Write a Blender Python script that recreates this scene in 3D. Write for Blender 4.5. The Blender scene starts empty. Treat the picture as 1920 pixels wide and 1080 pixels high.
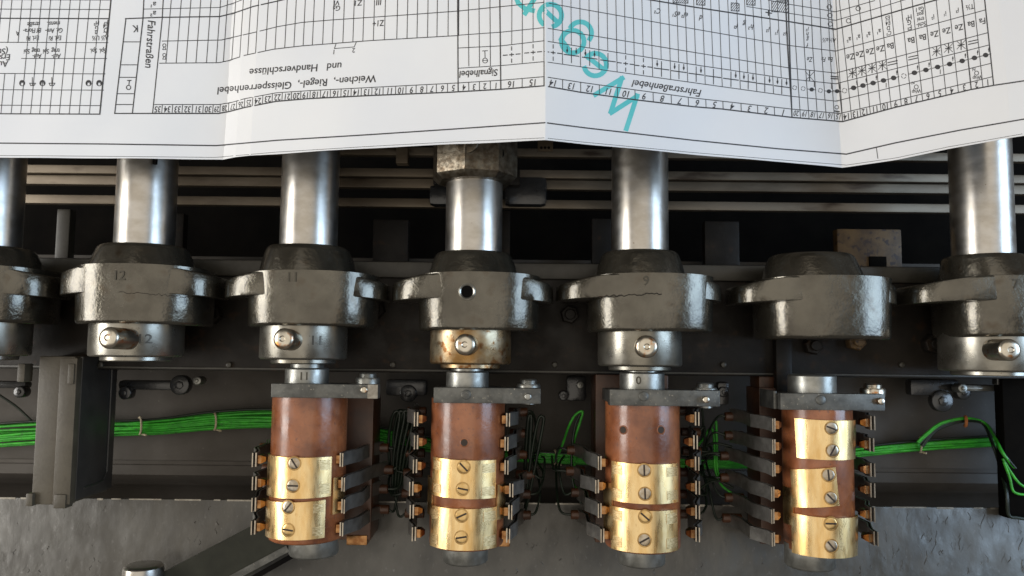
import bpy, bmesh, math, random
from mathutils import Vector, Matrix
random.seed(7)
S = 0.001                       # everything below is written in millimetres
sc = bpy.context.scene
COL = sc.collection
R = math.radians

# ---------------------------------------------------------------- camera
F = 1450.0                      # focal length in pixels of the 1920 px wide photo
DIST = 471.0                    # camera above the plane of the shaft axes
PITCH, ROLL = R(4.5), R(0.6)
fw = Vector((0, math.sin(PITCH), -math.cos(PITCH)))
r0 = Vector((1, 0, 0)); u0 = r0.cross(fw)
rt = r0*math.cos(ROLL) + u0*math.sin(ROLL)
up = rt.cross(fw)
CAM = Vector((0, 0, DIST))
cd = bpy.data.cameras.new('camera'); cam = bpy.data.objects.new('camera', cd); COL.objects.link(cam)
cd.sensor_width = 36; cd.lens = F/1920*36; cd.clip_start = 0.005; cd.clip_end = 50
M = Matrix((rt, up, -fw)).transposed().to_4x4(); M.translation = CAM*S
cam.matrix_world = M
sc.camera = cam
sc.render.resolution_x, sc.render.resolution_y = 1024, 576
cd.dof.use_dof = True; cd.dof.focus_distance = 0.445; cd.dof.aperture_fstop = 14.0
cd.lens = F/1920*36

# ---------------------------------------------------------------- light
w = bpy.data.worlds.new('World'); sc.world = w; w.use_nodes = True
bg = w.node_tree.nodes['Background']
bg.inputs[0].default_value = (0.80, 0.72, 0.62, 1); bg.inputs[1].default_value = 0.16
def area(name, loc, target, sx, sy, power, color):
    l = bpy.data.lights.new(name, 'AREA'); l.shape = 'RECTANGLE'; l.size = sx; l.size_y = sy
    l.energy = power; l.color = color
    o = bpy.data.objects.new(name, l); COL.objects.link(o)
    o.location = loc
    o.rotation_euler = (Vector(target)-Vector(loc)).to_track_quat('-Z', 'Y').to_euler()
    return o
area('window_light_right', (1.35, 0.12, 0.72), (0, 0, 0), 0.75, 0.9, 15, (0.56, 0.76, 1.0))
area('window_light_left', (-1.45, 0.05, 0.62), (0, 0, 0), 1.0, 0.6, 19, (1.0, 0.97, 0.92))
area('ceiling_light', (-0.2, 0.1, 2.0), (0, 0, 0), 3.0, 2.6, 24, (1.0, 0.92, 0.80))
sc.view_settings.view_transform = 'Standard'; sc.view_settings.look = 'None'
sc.view_settings.exposure = -0.10; sc.view_settings.gamma = 1.0
sc.view_settings.use_curve_mapping = False

# ---------------------------------------------------------------- pixel <-> world
def ray(px, py):
    return (rt*(px-960) + up*(540-py) + fw*F)
def U(px, py, z=0.0):
    d = ray(px, py); t = (z-CAM.z)/d.z
    return CAM + d*t
def P(v):
    d = Vector(v)-CAM; k = d.dot(fw)
    return 960+F*d.dot(rt)/k, 540-F*d.dot(up)/k
def UX(px, py, z=0.0): return U(px, py, z).x
def UY(px, py, z=0.0): return U(px, py, z).y
def lerp(tab, x):
    if x <= tab[0][0]: 
        a, b = tab[0], tab[1]
    elif x >= tab[-1][0]:
        a, b = tab[-2], tab[-1]
    else:
        for a, b in zip(tab, tab[1:]):
            if a[0] <= x <= b[0]: break
    return a[1] + (b[1]-a[1])*(x-a[0])/(b[0]-a[0])

# ---------------------------------------------------------------- materials
def mat(name, c1, c2=None, rough=0.5, metal=0.0, nscale=120, ndetail=6, bump=0.0, bscale=400, bdist=0.3,
        rough2=None, stretch=(1, 1, 1), spec=0.5, coat=0.0, lo=0.38, hi=0.62, c3=None, s3=900, t3=(0.62, 0.68), scratch=0.0, pits=0.0):
    m = bpy.data.materials.new(name); m.use_nodes = True
    nt = m.node_tree; N = nt.nodes; L = nt.links
    b = N['Principled BSDF']
    b.inputs['Metallic'].default_value = metal; b.inputs['Roughness'].default_value = rough
    b.inputs['Specular IOR Level'].default_value = spec; b.inputs['Coat Weight'].default_value = coat
    b.inputs['Coat Roughness'].default_value = 0.15
    tc = N.new('ShaderNodeTexCoord'); oi = N.new('ShaderNodeObjectInfo')
    mp = N.new('ShaderNodeMapping'); mp.inputs['Scale'].default_value = stretch
    sh = N.new('ShaderNodeVectorMath'); sh.operation = 'MULTIPLY_ADD'
    sh.inputs[1].default_value = (3.1, 1.7, 2.3)
    L.new(oi.outputs['Random'], sh.inputs[0]); L.new(tc.outputs['Object'], sh.inputs[2])
    L.new(sh.outputs[0], mp.inputs['Vector'])
    c2 = c2 or c1
    n = N.new('ShaderNodeTexNoise'); n.inputs['Scale'].default_value = nscale; n.inputs['Detail'].default_value = ndetail
    n.inputs['Roughness'].default_value = 0.6
    L.new(mp.outputs[0], n.inputs['Vector'])
    cr = N.new('ShaderNodeValToRGB'); cr.color_ramp.elements[0].position = lo; cr.color_ramp.elements[1].position = hi
    cr.color_ramp.elements[0].color = (*c1, 1); cr.color_ramp.elements[1].color = (*c2, 1)
    L.new(n.outputs['Fac'], cr.inputs['Fac'])
    out = cr.outputs['Color']
    if c3:
        n3 = N.new('ShaderNodeTexNoise'); n3.inputs['Scale'].default_value = s3; n3.inputs['Detail'].default_value = 3
        L.new(mp.outputs[0], n3.inputs['Vector'])
        r3 = N.new('ShaderNodeMapRange'); r3.inputs[1].default_value = t3[0]; r3.inputs[2].default_value = t3[1]
        L.new(n3.outputs['Fac'], r3.inputs[0])
        mx = N.new('ShaderNodeMix'); mx.data_type = 'RGBA'; mx.inputs[7].default_value = (*c3, 1)
        L.new(r3.outputs[0], mx.inputs[0]); L.new(out, mx.inputs[6]); out = mx.outputs[2]
    L.new(out, b.inputs['Base Color'])
    if rough2 is not None:
        mr = N.new('ShaderNodeMapRange'); mr.inputs[1].default_value = lo; mr.inputs[2].default_value = hi
        mr.inputs[3].default_value = rough; mr.inputs[4].default_value = rough2
        n2 = N.new('ShaderNodeTexNoise'); n2.inputs['Scale'].default_value = nscale*2.3; n2.inputs['Detail'].default_value = 5
        L.new(mp.outputs[0], n2.inputs['Vector'])
        L.new(n2.outputs['Fac'], mr.inputs[0]); L.new(mr.outputs[0], b.inputs['Roughness'])
    last = None
    def addbump(src, strength, dist):
        nonlocal last
        bp = N.new('ShaderNodeBump'); bp.inputs['Strength'].default_value = strength; bp.inputs['Distance'].default_value = dist*S
        L.new(src, bp.inputs['Height'])
        if last: L.new(last, bp.inputs['Normal'])
        last = bp.outputs['Normal']
    if bump:
        nb = N.new('ShaderNodeTexNoise'); nb.inputs['Scale'].default_value = bscale; nb.inputs['Detail'].default_value = 4
        nb.inputs['Roughness'].default_value = 0.55
        L.new(mp.outputs[0], nb.inputs['Vector']); addbump(nb.outputs['Fac'], bump, bdist)
    if pits:
        vo = N.new('ShaderNodeTexNoise'); vo.inputs['Scale'].default_value = bscale*0.22; vo.inputs['Detail'].default_value = 2
        L.new(mp.outputs[0], vo.inputs['Vector']); addbump(vo.outputs['Fac'], pits, bdist*5)
    if scratch:
        m2 = N.new('ShaderNodeMapping'); m2.inputs['Scale'].default_value = (1, 0.06, 1); m2.inputs['Rotation'].default_value = (0, 0, 0.12)
        L.new(sh.outputs[0], m2.inputs['Vector'])
        ns = N.new('ShaderNodeTexNoise'); ns.inputs['Scale'].default_value = 1500; ns.inputs['Detail'].default_value = 3
        L.new(m2.outputs[0], ns.inputs['Vector']); addbump(ns.outputs['Fac'], scratch, 0.08)
    if last: L.new(last, b.inputs['Normal'])
    return m

M_ = {}
M_['paper'] = mat('paper', (0.79, 0.81, 0.85), (0.82, 0.84, 0.87), rough=0.75, nscale=14, bump=0.1, bscale=1500, bdist=0.03, spec=0.3)
M_['ink'] = mat('black_ink', (0.028, 0.028, 0.032), (0.05, 0.05, 0.055), rough=0.6, nscale=300)
M_['teal'] = mat('teal_ink', (0.10, 0.56, 0.58), (0.14, 0.62, 0.64), rough=0.6, nscale=60)
M_['steel'] = mat('turned_steel', (0.42, 0.39, 0.345), (0.52, 0.50, 0.47), rough=0.30, metal=1, nscale=60, rough2=0.36,
                  stretch=(1, 1.5, 1), bump=0.05, bscale=900, bdist=0.03, c3=(0.16, 0.10, 0.055), s3=420, t3=(0.74, 0.80))
M_['cast'] = mat('oiled_cast_iron', (0.070, 0.062, 0.047), (0.115, 0.105, 0.083), rough=0.19, metal=0.8, nscale=45, rough2=0.28,
                 bump=0.42, bscale=750, bdist=0.36, spec=0.8, coat=0.6, pits=0.2, c3=(0.06, 0.045, 0.028), s3=90, t3=(0.58, 0.75))
M_['collar'] = mat('worn_collar_steel', (0.22, 0.205, 0.17), (0.34, 0.325, 0.285), rough=0.26, metal=0.9, nscale=40, rough2=0.36,
                   bump=0.22, bscale=900, bdist=0.12, c3=(0.12, 0.09, 0.06), s3=420, t3=(0.68, 0.76))
M_['collar_rust'] = mat('oil_stained_collar_steel', (0.30, 0.17, 0.06), (0.46, 0.38, 0.26), rough=0.26, metal=0.9, nscale=60, rough2=0.42,
                   bump=0.25, bscale=700, bdist=0.15, c3=(0.20, 0.09, 0.03), s3=200, t3=(0.55, 0.66))
M_['pin'] = mat('pin_steel', (0.52, 0.47, 0.38), (0.62, 0.58, 0.5), rough=0.3, metal=1, nscale=200, bump=0.15, bscale=900, bdist=0.1,
                c3=(0.45, 0.2, 0.07), s3=220, t3=(0.56, 0.68))
M_['fibre'] = mat('brown_fibre', (0.15, 0.046, 0.018), (0.33, 0.115, 0.045), rough=0.22, nscale=45, rough2=0.40, stretch=(1, 0.9, 1), scratch=0.3,
                  bump=0.3, bscale=350, bdist=0.3, spec=0.6, coat=0.25, c3=(0.13, 0.055, 0.038), s3=420, t3=(0.60, 0.78))
M_['block'] = mat('dark_brown_block', (0.05, 0.02, 0.010), (0.10, 0.038, 0.016), rough=0.38, nscale=60, bump=0.15, bscale=400, bdist=0.3)
M_['brass'] = mat('polished_brass', (0.70, 0.46, 0.19), (0.84, 0.63, 0.33), rough=0.25, metal=1, nscale=60, rough2=0.36,
                  stretch=(3, 0.7, 1), bump=0.10, bscale=250, bdist=0.25, scratch=0.35, c3=(0.58, 0.38, 0.16), s3=420, t3=(0.64, 0.82))
M_['brass_worn'] = mat('worn_brass', (0.78, 0.60, 0.34), (0.34, 0.22, 0.085), rough=0.38, metal=1, nscale=500, stretch=(1, 8, 1), bump=0.4, bscale=900, bdist=0.15)
M_['screw'] = mat('screw_steel', (0.34, 0.28, 0.2), (0.5, 0.45, 0.38), rough=0.3, metal=1, nscale=300, bump=0.2, bscale=900, bdist=0.1)
M_['screw_brass'] = mat('screw_brass', (0.58, 0.38, 0.15), (0.7, 0.5, 0.24), rough=0.3, metal=1, nscale=300, bump=0.2, bscale=900, bdist=0.1)
M_['slot'] = mat('slot_dark_brown', (0.03, 0.018, 0.01), rough=0.7)  # plain dark brown for screw slots and drum holes
M_['spring'] = mat('spring_steel', (0.22, 0.21, 0.195), (0.34, 0.33, 0.31), rough=0.34, metal=0.75, nscale=150, rough2=0.38, bump=0.08, bscale=500, bdist=0.1)
M_['leaf'] = mat('bright_spring_edge', (0.34, 0.29, 0.23), (0.48, 0.43, 0.36), rough=0.3, metal=1, nscale=200)
M_['copper'] = mat('copper_tip', (0.22, 0.10, 0.04), (0.42, 0.23, 0.10), rough=0.28, metal=1, nscale=260, bump=0.2, bscale=600, bdist=0.15)
M_['plate'] = mat('grey_steel_plate', (0.085, 0.085, 0.08), (0.15, 0.15, 0.14), rough=0.40, metal=0.8, nscale=110, rough2=0.5, bump=0.3, bscale=600, bdist=0.15,
                  c3=(0.28, 0.26, 0.22), s3=700, t3=(0.66, 0.72))
M_['stub'] = mat('grey_axle_steel', (0.25, 0.25, 0.23), (0.37, 0.37, 0.345), rough=0.34, metal=0.9, nscale=110, rough2=0.45, bump=0.2, bscale=500, bdist=0.15)
M_['beam'] = mat('dark_painted_iron', (0.010, 0.008, 0.0065), (0.018, 0.0145, 0.0115), rough=0.42, nscale=30, rough2=0.6, spec=0.22, bump=0.3, bscale=300, bdist=0.4, c3=(0.035, 0.02, 0.011), s3=120, t3=(0.6, 0.75))
M_['lip'] = mat('oily_iron_ledge', (0.03, 0.027, 0.02), (0.05, 0.046, 0.036), rough=0.4, nscale=80, bump=0.2, bscale=400, bdist=0.2)
M_['back'] = mat('dark_back_sheet', (0.055, 0.047, 0.038), (0.085, 0.075, 0.065), rough=0.5, nscale=16, rough2=0.62, spec=0.3, bump=0.12, bscale=160, bdist=0.5,
                 c3=(0.13, 0.12, 0.10), s3=420, t3=(0.72, 0.76))
M_['void'] = mat('void_black', (0.003, 0.0025, 0.0022), (0.006, 0.005, 0.004), rough=0.9, nscale=30, spec=0.08)  # near-black: deep shade of the void and holes put into the colour
M_['slat'] = mat('oily_bar_steel', (0.11, 0.085, 0.058), (0.20, 0.162, 0.118), rough=0.45, metal=0.5, nscale=40, stretch=(0.3, 1, 1), bump=0.1, bscale=500, bdist=0.1,
                 c3=(0.05, 0.032, 0.02), s3=90, t3=(0.6, 0.72))
M_['lower'] = mat('grey_hammered_sheet', (0.055, 0.051, 0.044), (0.085, 0.080, 0.070), rough=0.28, metal=0.2, nscale=26, rough2=0.46, bump=0.25, bscale=220, bdist=0.5,
                  spec=0.6, pits=0.3, c3=(0.13, 0.125, 0.115), s3=300, t3=(0.64, 0.78), stretch=(1.3, 0.8, 1))
M_['bracket'] = mat('painted_bracket', (0.055, 0.045, 0.030), (0.08, 0.067, 0.046), rough=0.45, nscale=50, bump=0.3, bscale=500, bdist=0.3,
                    c3=(0.03, 0.02, 0.013), s3=200, t3=(0.58, 0.9))
M_['black_gloss'] = mat('black_gloss_iron', (0.018, 0.018, 0.019), (0.03, 0.03, 0.03), rough=0.25, nscale=80, bump=0.3, bscale=300, bdist=0.4, spec=0.7)
M_['wire_green'] = mat('green_wire', (0.025, 0.28, 0.018), (0.06, 0.52, 0.035), rough=0.42, nscale=110, c3=(0.05, 0.16, 0.04), s3=500, t3=(0.6, 0.7))
M_['wire_dark'] = mat('dark_wire', (0.008, 0.014, 0.009), (0.012, 0.022, 0.012), rough=0.4, nscale=80)
M_['tie'] = mat('string_tie', (0.45, 0.38, 0.25), (0.6, 0.52, 0.38), rough=0.8, nscale=600, bump=0.4, bscale=1500, bdist=0.1)
M_['tie_orange'] = mat('orange_tie', (0.5, 0.18, 0.06), rough=0.7)
M_['rust'] = mat('rusty_block', (0.06, 0.033, 0.012), (0.12, 0.07, 0.024), rough=0.6, nscale=90, bump=0.4, bscale=400, bdist=0.4, c3=(0.03, 0.015, 0.01), s3=260, t3=(0.58, 0.66))
M_['nut'] = mat('worn_nut', (0.10, 0.075, 0.05), (0.20, 0.175, 0.135), rough=0.28, metal=0.85, nscale=220, rough2=0.45, bump=0.35, bscale=250, bdist=0.5,
                c3=(0.07, 0.055, 0.035), s3=200, t3=(0.52, 0.8))
M_['stamp'] = mat('stamped_groove', (0.06, 0.053, 0.04), rough=0.4, metal=0.4)
M_['web_shade'] = mat('shaded_web', (0.026, 0.024, 0.022), (0.038, 0.035, 0.031), rough=0.4, nscale=60, bump=0.2, bscale=300, bdist=0.3)  # darker than the bracket front: shade of its side put into the colour
M_['tarnish'] = mat('tarnished_brass', (0.30, 0.18, 0.07), (0.55, 0.36, 0.15), rough=0.35, metal=1, nscale=300)
M_['lever'] = mat('dark_green_lever', (0.014, 0.015, 0.010), (0.025, 0.026, 0.018), rough=0.4, nscale=40, spec=0.25, bump=0.2, bscale=200, bdist=0.3)
M_['edge'] = mat('bare_edge_and_glint', (0.22, 0.20, 0.17), (0.34, 0.32, 0.28), rough=0.35, metal=0.8, nscale=300)  # bare worn edge, also the painted glint on one plate arm

# ---------------------------------------------------------------- helpers
def tag(o, label=None, cat=None, group=None, kind=None):
    if label: o['label'] = label
    if cat: o['category'] = cat
    if group: o['group'] = group
    if kind: o['kind'] = kind
    return o
def thing(name, loc, label, cat, group=None, kind=None):
    o = bpy.data.objects.new(name, None); COL.objects.link(o); o.location = Vector(loc)*S
    o.empty_display_size = 0.01
    o['_o'] = 0
    del o['_o']
    WL[o.name] = Vector(loc)
    return tag(o, label, cat, group, kind)
WL = {}
class MB:
    def __init__(s): s.v = []; s.f = []; s.m = []
    def add(s, vs, fs, mi=0):
        k = len(s.v); s.v += [Vector(v) for v in vs]; s.f += [tuple(i+k for i in f) for f in fs]; s.m += [mi]*len(fs)
    def box(s, x0, x1, y0, y1, z0, z1, mi=0, rz=0, c=None, bev=0.0):
        if x0 > x1: x0, x1 = x1, x0
        if y0 > y1: y0, y1 = y1, y0
        if z0 > z1: z0, z1 = z1, z0
        b = bev
        if b <= 0:
            vs = [Vector((x, y, z)) for z in (z0, z1) for (x, y) in ((x0, y0), (x1, y0), (x1, y1), (x0, y1))]
            fs = [(3, 2, 1, 0), (4, 5, 6, 7), (0, 1, 5, 4), (1, 2, 6, 5), (2, 3, 7, 6), (3, 0, 4, 7)]
        else:
            bm = bmesh.new(); bmesh.ops.create_cube(bm, size=1)
            for v in bm.verts:
                v.co = Vector(((x0+x1)/2+v.co.x*(x1-x0), (y0+y1)/2+v.co.y*(y1-y0), (z0+z1)/2+v.co.z*(z1-z0)))
            bmesh.ops.bevel(bm, geom=bm.edges[:]+bm.verts[:], offset=b, segments=2, affect='EDGES', profile=0.6)
            bm.verts.index_update()
            vs = [v.co.copy() for v in bm.verts]; fs = [[v.index for v in f.verts] for f in bm.faces]; bm.free()
        if rz:
            c = Vector(c or ((x0+x1)/2, (y0+y1)/2, 0)); mt = Matrix.Rotation(rz, 3, 'Z')
            vs = [mt @ (v-c) + c for v in vs]
        s.add(vs, fs, mi)
    def rings(s, rings, mi=0, cap=True):
        n = len(rings[0]); vs = [p for r in rings for p in r]; fs = []
        for i in range(len(rings)-1):
            for j in range(n):
                fs.append((i*n+j, i*n+(j+1) % n, (i+1)*n+(j+1) % n, (i+1)*n+j))
        if cap:
            fs.append(tuple(reversed(range(n)))); fs.append(tuple((len(rings)-1)*n+j for j in range(n)))
        s.add(vs, fs, mi)
    def lathe(s, p0, p1, prof, n=48, mi=0, rot=0.0):
        # profile: (t, r), t in mm along p0->p1 direction
        p0 = Vector(p0); d = (Vector(p1)-p0).normalized()
        a = d.orthogonal().normalized() if abs(d.y) < 0.99 else Vector((1, 0, 0)); b = d.cross(a)
        s.rings([[p0+d*t+(a*math.cos(2*math.pi*j/n+rot)+b*math.sin(2*math.pi*j/n+rot))*max(r, 0.001) for j in range(n)] for t, r in prof], mi)
    def cyl(s, p0, p1, r, n=24, mi=0, bev=0.0):
        L = (Vector(p1)-Vector(p0)).length
        if bev: s.lathe(p0, p1, [(0, r-bev), (bev*0.4, r-bev*0.3), (bev, r), (L-bev, r), (L-bev*0.4, r-bev*0.3), (L, r-bev)], n, mi)
        else: s.lathe(p0, p1, [(0, r), (L, r)], n, mi)
    def tube(s, pts, r, n=8, mi=0):
        pts = [Vector(p) for p in pts]; rs = []
        a = None
        for i, p in enumerate(pts):
            d = (pts[min(i+1, len(pts)-1)]-pts[max(i-1, 0)]).normalized()
            if a is None: a = d.orthogonal().normalized()
            a = (a-d*a.dot(d)).normalized(); b = d.cross(a)
            rs.append([p+(a*math.cos(2*math.pi*j/n)+b*math.sin(2*math.pi*j/n))*r for j in range(n)])
        s.rings(rs, mi)
    def build(s, name, mats, parent=None, smooth=35):
        if not isinstance(mats, (list, tuple)): mats = [mats]
        me = bpy.data.meshes.new(name)
        o = bpy.data.objects.new(name, me); COL.objects.link(o)
        off = Vector((0, 0, 0))
        if parent is not None:
            o.parent = parent; off = WL[parent.name]
        else:
            c = sum(s.v, Vector())/len(s.v); off = c; o.location = c*S
        WL[o.name] = off
        me.from_pydata([(v-off)*S for v in s.v], [], s.f)
        for m in mats: me.materials.append(M_[m])
        for p, mi in zip(me.polygons, s.m): p.material_index = mi
        bm = bmesh.new(); bm.from_mesh(me); bmesh.ops.recalc_face_normals(bm, faces=bm.faces[:])
        bm.to_mesh(me); bm.free()
        if smooth:
            me.polygons.foreach_set('use_smooth', [True]*len(me.polygons))
            bm = bmesh.new(); bm.from_mesh(me)
            for e in bm.edges:
                if len(e.link_faces) == 2 and e.calc_face_angle(0) > R(smooth): e.smooth = False
            bm.to_mesh(me); bm.free()
        me.update()
        return o
def smoothpath(pts, n=6):
    pts = [Vector(p) for p in pts]; out = []
    for i in range(len(pts)-1):
        p0 = pts[max(i-1, 0)]; p1 = pts[i]; p2 = pts[i+1]; p3 = pts[min(i+2, len(pts)-1)]
        for k in range(n):
            t = k/n
            out.append(0.5*((2*p1)+(p2-p0)*t+(2*p0-5*p1+4*p2-p3)*t*t+(3*p1-p0-3*p2+p3)*t**3))
    return out+[pts[-1]]
_tc = {}
def text_tris(s):
    if s in _tc: return _tc[s]
    c = bpy.data.curves.new('t', 'FONT'); c.body = s; c.size = 1; c.align_x = 'CENTER'; c.align_y = 'CENTER'; c.resolution_u = 3; c.offset = 0.012
    o = bpy.data.objects.new('t', c); COL.objects.link(o)
    dg = bpy.context.evaluated_depsgraph_get(); e = o.evaluated_get(dg); me = e.to_mesh()
    vs = [v.co.copy() for v in me.vertices]; fs = [tuple(p.vertices) for p in me.polygons]
    e.to_mesh_clear(); bpy.data.objects.remove(o); bpy.data.curves.remove(c)
    _tc[s] = (vs, fs); return _tc[s]

# ================================================================ SETTING
def sheet(name, pts, z, thick, matn):
    # polygon given by (world x, y)
    b = MB(); n = len(pts)
    b.add([(x, y, z) for x, y in pts]+[(x, y, z-thick) for x, y in pts],
          [tuple(range(n)), tuple(reversed(range(n, 2*n)))]+[(i, i+n, (i+1) % n+n, (i+1) % n) for i in range(n)])
    return tag(b.build(name, matn, smooth=0), kind='structure')
Z_LOW, Z_BACK = -60.0, -95.0
yl = UY(960, 943, Z_LOW)
y_sl0 = UY(960, 873, Z_BACK)
y_top_back = UY(960, 640, Z_BACK)
b = MB()
b.box(-520, 520, y_sl0, y_top_back+60, Z_BACK-4, Z_BACK)
tag(b.build('back_panel', 'back', smooth=0), kind='structure')
# step below the panel: a rounded dark channel running along the machine
b = MB()
prof = [(y_sl0+1, Z_BACK+1.2), (y_sl0-1.5, Z_BACK+1.2), (y_sl0-2.2, Z_BACK-0.5), (y_sl0-9, Z_BACK+1), (y_sl0-15, Z_BACK-6), (y_sl0-20, Z_BACK-22), (yl-14, Z_BACK-26)]
vs = []; fs = []
for y, z in prof: vs += [(-520, y, z), (520, y, z)]
for i in range(len(prof)-1): fs.append((2*i, 2*i+1, 2*i+3, 2*i+2))
b.add(vs, fs); tag(b.build('channel', 'back', smooth=60), kind='structure')
b = MB(); b.box(-520, 520, yl-260, yl, Z_LOW-3, Z_LOW, bev=0.5)
tag(b.build('lower_plate', 'lower', smooth=30), kind='structure')
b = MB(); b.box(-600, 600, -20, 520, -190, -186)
tag(b.build('void_floor', 'void', smooth=0), kind='structure')  # near-black sheet, colour stands in for the shade of the deep void
# worn edge of lower plate : irregular bright flecks
b = MB(); x = -400
while x < 400:
    l = random.uniform(3, 26)
    b.box(x, x+l, yl-random.uniform(0.5, 1.1), yl+0.25, Z_LOW-0.6, Z_LOW+0.12)
    x += l+random.uniform(2, 14)
tag(b.build('plate_edge', 'edge', smooth=0), kind='structure')
# scratches on the lower plate
b = MB()
for i in range(46):
    px, py = random.uniform(0, 1920), random.uniform(965, 1075)
    if 440 < px < 1640 and random.random() < 0.3: continue
    p = U(px, py, Z_LOW); l = random.uniform(2, 7); a = R(random.uniform(60, 125)); wd = random.uniform(0.15, 0.4)
    pts = [p+Vector((math.cos(a)*l*t+random.uniform(-.5, .5), math.sin(a)*l*t, 0)) for t in (0, .33, .66, 1)]
    for q0, q1 in zip(pts, pts[1:]):
        n = Vector((-(q1-q0).y, (q1-q0).x, 0)).normalized()*wd/2; z = Vector((0, 0, 0.06))
        b.add([q0-n+z, q1-n+z, q1+n+z, q0+n+z], [(0, 1, 2, 3)])
tag(b.build('plate_scratches', 'plate', smooth=0), kind='structure')

b = MB(); rb_ = random.Random(11)
for i in range(120):
    px = rb_.uniform(0, 1920) if i % 3 else rb_.uniform(1620, 1920); py = rb_.uniform(950, 1078)
    p = U(px, py, Z_LOW); l = rb_.uniform(2, 10) if px > 1600 else rb_.uniform(1, 4); a = R(rb_.uniform(72, 110)); pts = []
    ph = rb_.uniform(0, 6)
    for j in range(7):
        t_ = j/6; pts.append(p+Vector((math.cos(a)*l*t_+.6*math.sin(ph+t_*5), math.sin(a)*l*t_, -.12)))
    if max(q_.y for q_ in pts) > yl-2: continue
    b.tube(pts, rb_.uniform(.18, .36), 6)
tag(b.build('plate_blisters', 'lower', smooth=60), kind='structure')

# ================================================================ frame beam and slide bars
ZB = -34.0
yb1 = UY(960, 492, ZB); yb0 = UY(960, 701, ZB)
b = MB(); b.box(-480, 480, yb0, yb1, ZB-22, ZB, bev=1.2)
bm_ = thing('frame_beam', (0, yb0, ZB), 'wide dark iron beam running behind the whole row of cast hubs', 'beam')
b.build('beam', 'beam', bm_)
b = MB(); b.box(-480, 480, yb1-11, yb1-0.6, ZB-1, ZB+2.2, bev=0.8); b.build('top_lip', 'lip', bm_)
b = MB(); b.box(-480, 480, yb0+1, yb0+2.2, ZB-0.5, ZB+0.8, bev=0.2); b.build('lower_rim', 'lip', bm_)
bars = [(278, 293, 'slide bar highest in the row, half hidden under the folded paper sheet', -62),
        (318, 333, 'slide bar just below the paper edge, upper one of the close pair', -60),
        (337, 354, 'slide bar touching the shadow gap, lower one of the close pair', -64),
        (374, 390, 'single slide bar lowest of the four, with wide black gaps around it', -60)]
for y0, y1, lab, z in bars:
    b = MB(); b.box(-450, 450, UY(960, y1, z), UY(960, y0, z), z-7, z, bev=0.5)
    o = b.build('slide_bar', 'slat'); tag(o, 'oily steel '+lab, 'bar', 'steel slide bars behind the shafts')
# dim posts deep behind
for i, (x0, x1, y0, y1, mt, lab) in enumerate([(102, 132, 392, 485, 'lip', 'narrow grey upright post left of the shaft with hub 12'),
        (318, 345, 400, 482, 'beam', 'thin dim upright post close right of the shaft with hub 12'),
        (698, 766, 412, 492, 'beam', 'broad dim upright block between hubs 11 and 10'),
        (940, 957, 395, 490, 'beam', 'narrow dim post close right of the shaft with the nut'),
        (1110, 1146, 410, 490, 'beam', 'dim post close left of the shaft with hub 9'),
        (1322, 1386, 415, 492, 'beam', 'broad dim upright block right of the shaft with hub 9')]):
    z = -70
    b = MB(); p0 = U(x0, y1, z); p1 = U(x1, y0, z)
    b.box(p0.x, p1.x, p0.y-20, p1.y, z-8, z, bev=0.8)
    tag(b.build('support_post', mt), lab, 'post', 'dim posts behind the slide bars')
z = -62; p0 = U(1571, 500, z); p1 = U(1690, 430, z)
rb = thing('rusty_block', (p0.x, p0.y, z), 'rusty yellow brown iron block above the shaftless hub', 'block')
b = MB(); b.box(p0.x, p1.x, p0.y-6, p1.y, z-8, z, bev=1); b.build('block', 'rust', rb)
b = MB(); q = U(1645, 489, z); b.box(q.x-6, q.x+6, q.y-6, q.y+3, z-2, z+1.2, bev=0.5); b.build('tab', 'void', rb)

# odd brackets round the nut
def smallbox(name, px0, px1, py0, py1, z, th, mt, lab, cat, group=None, bev=0.6):
    p0 = U(px0, py1, z); p1 = U(px1, py0, z)
    b = MB(); b.box(p0.x, p1.x, p0.y, p1.y, z-th, z, bev=bev)
    return tag(b.build(name, mt), lab, cat, group)
smallbox('stop_block', 742, 765, 276, 306, -45, 8, 'slat', 'small upright grey lug under the paper left of the nut', 'block')
smallbox('slide_lug', 803, 850, 345, 384, -50, 12, 'black_gloss', 'black rounded lug left of the shaft with the nut', 'lug', 'black lugs beside the shaft with the nut', 4)
smallbox('slide_lug', 945, 1026, 330, 384, -50, 12, 'black_gloss', 'larger black rounded lug right of the shaft with the nut', 'lug', 'black lugs beside the shaft with the nut', 4)
smallbox('cross_bar', 812, 975, 318, 345, -38, 10, 'beam', 'short dark cross bar behind the octagonal nut', 'bar')
t = thing('number_tag', U(1022, 276, -30), 'tiny stamped metal tag peeping out under the paper ridge', 'tag')
p0 = U(1008, 284, -30); p1 = U(1037, 262, -30)
b = MB(); b.box(p0.x, p1.x, p0.y, p1.y, -32, -30, bev=0.4); b.build('plate', 'slat', t)
b = MB()
for k in range(3): q = U(1015+k*7, 277, -30); b.cyl((q.x, q.y, -30.2), (q.x, q.y, -29.8), 0.9, 10)
b.build('stamp', 'void', t)

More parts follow.
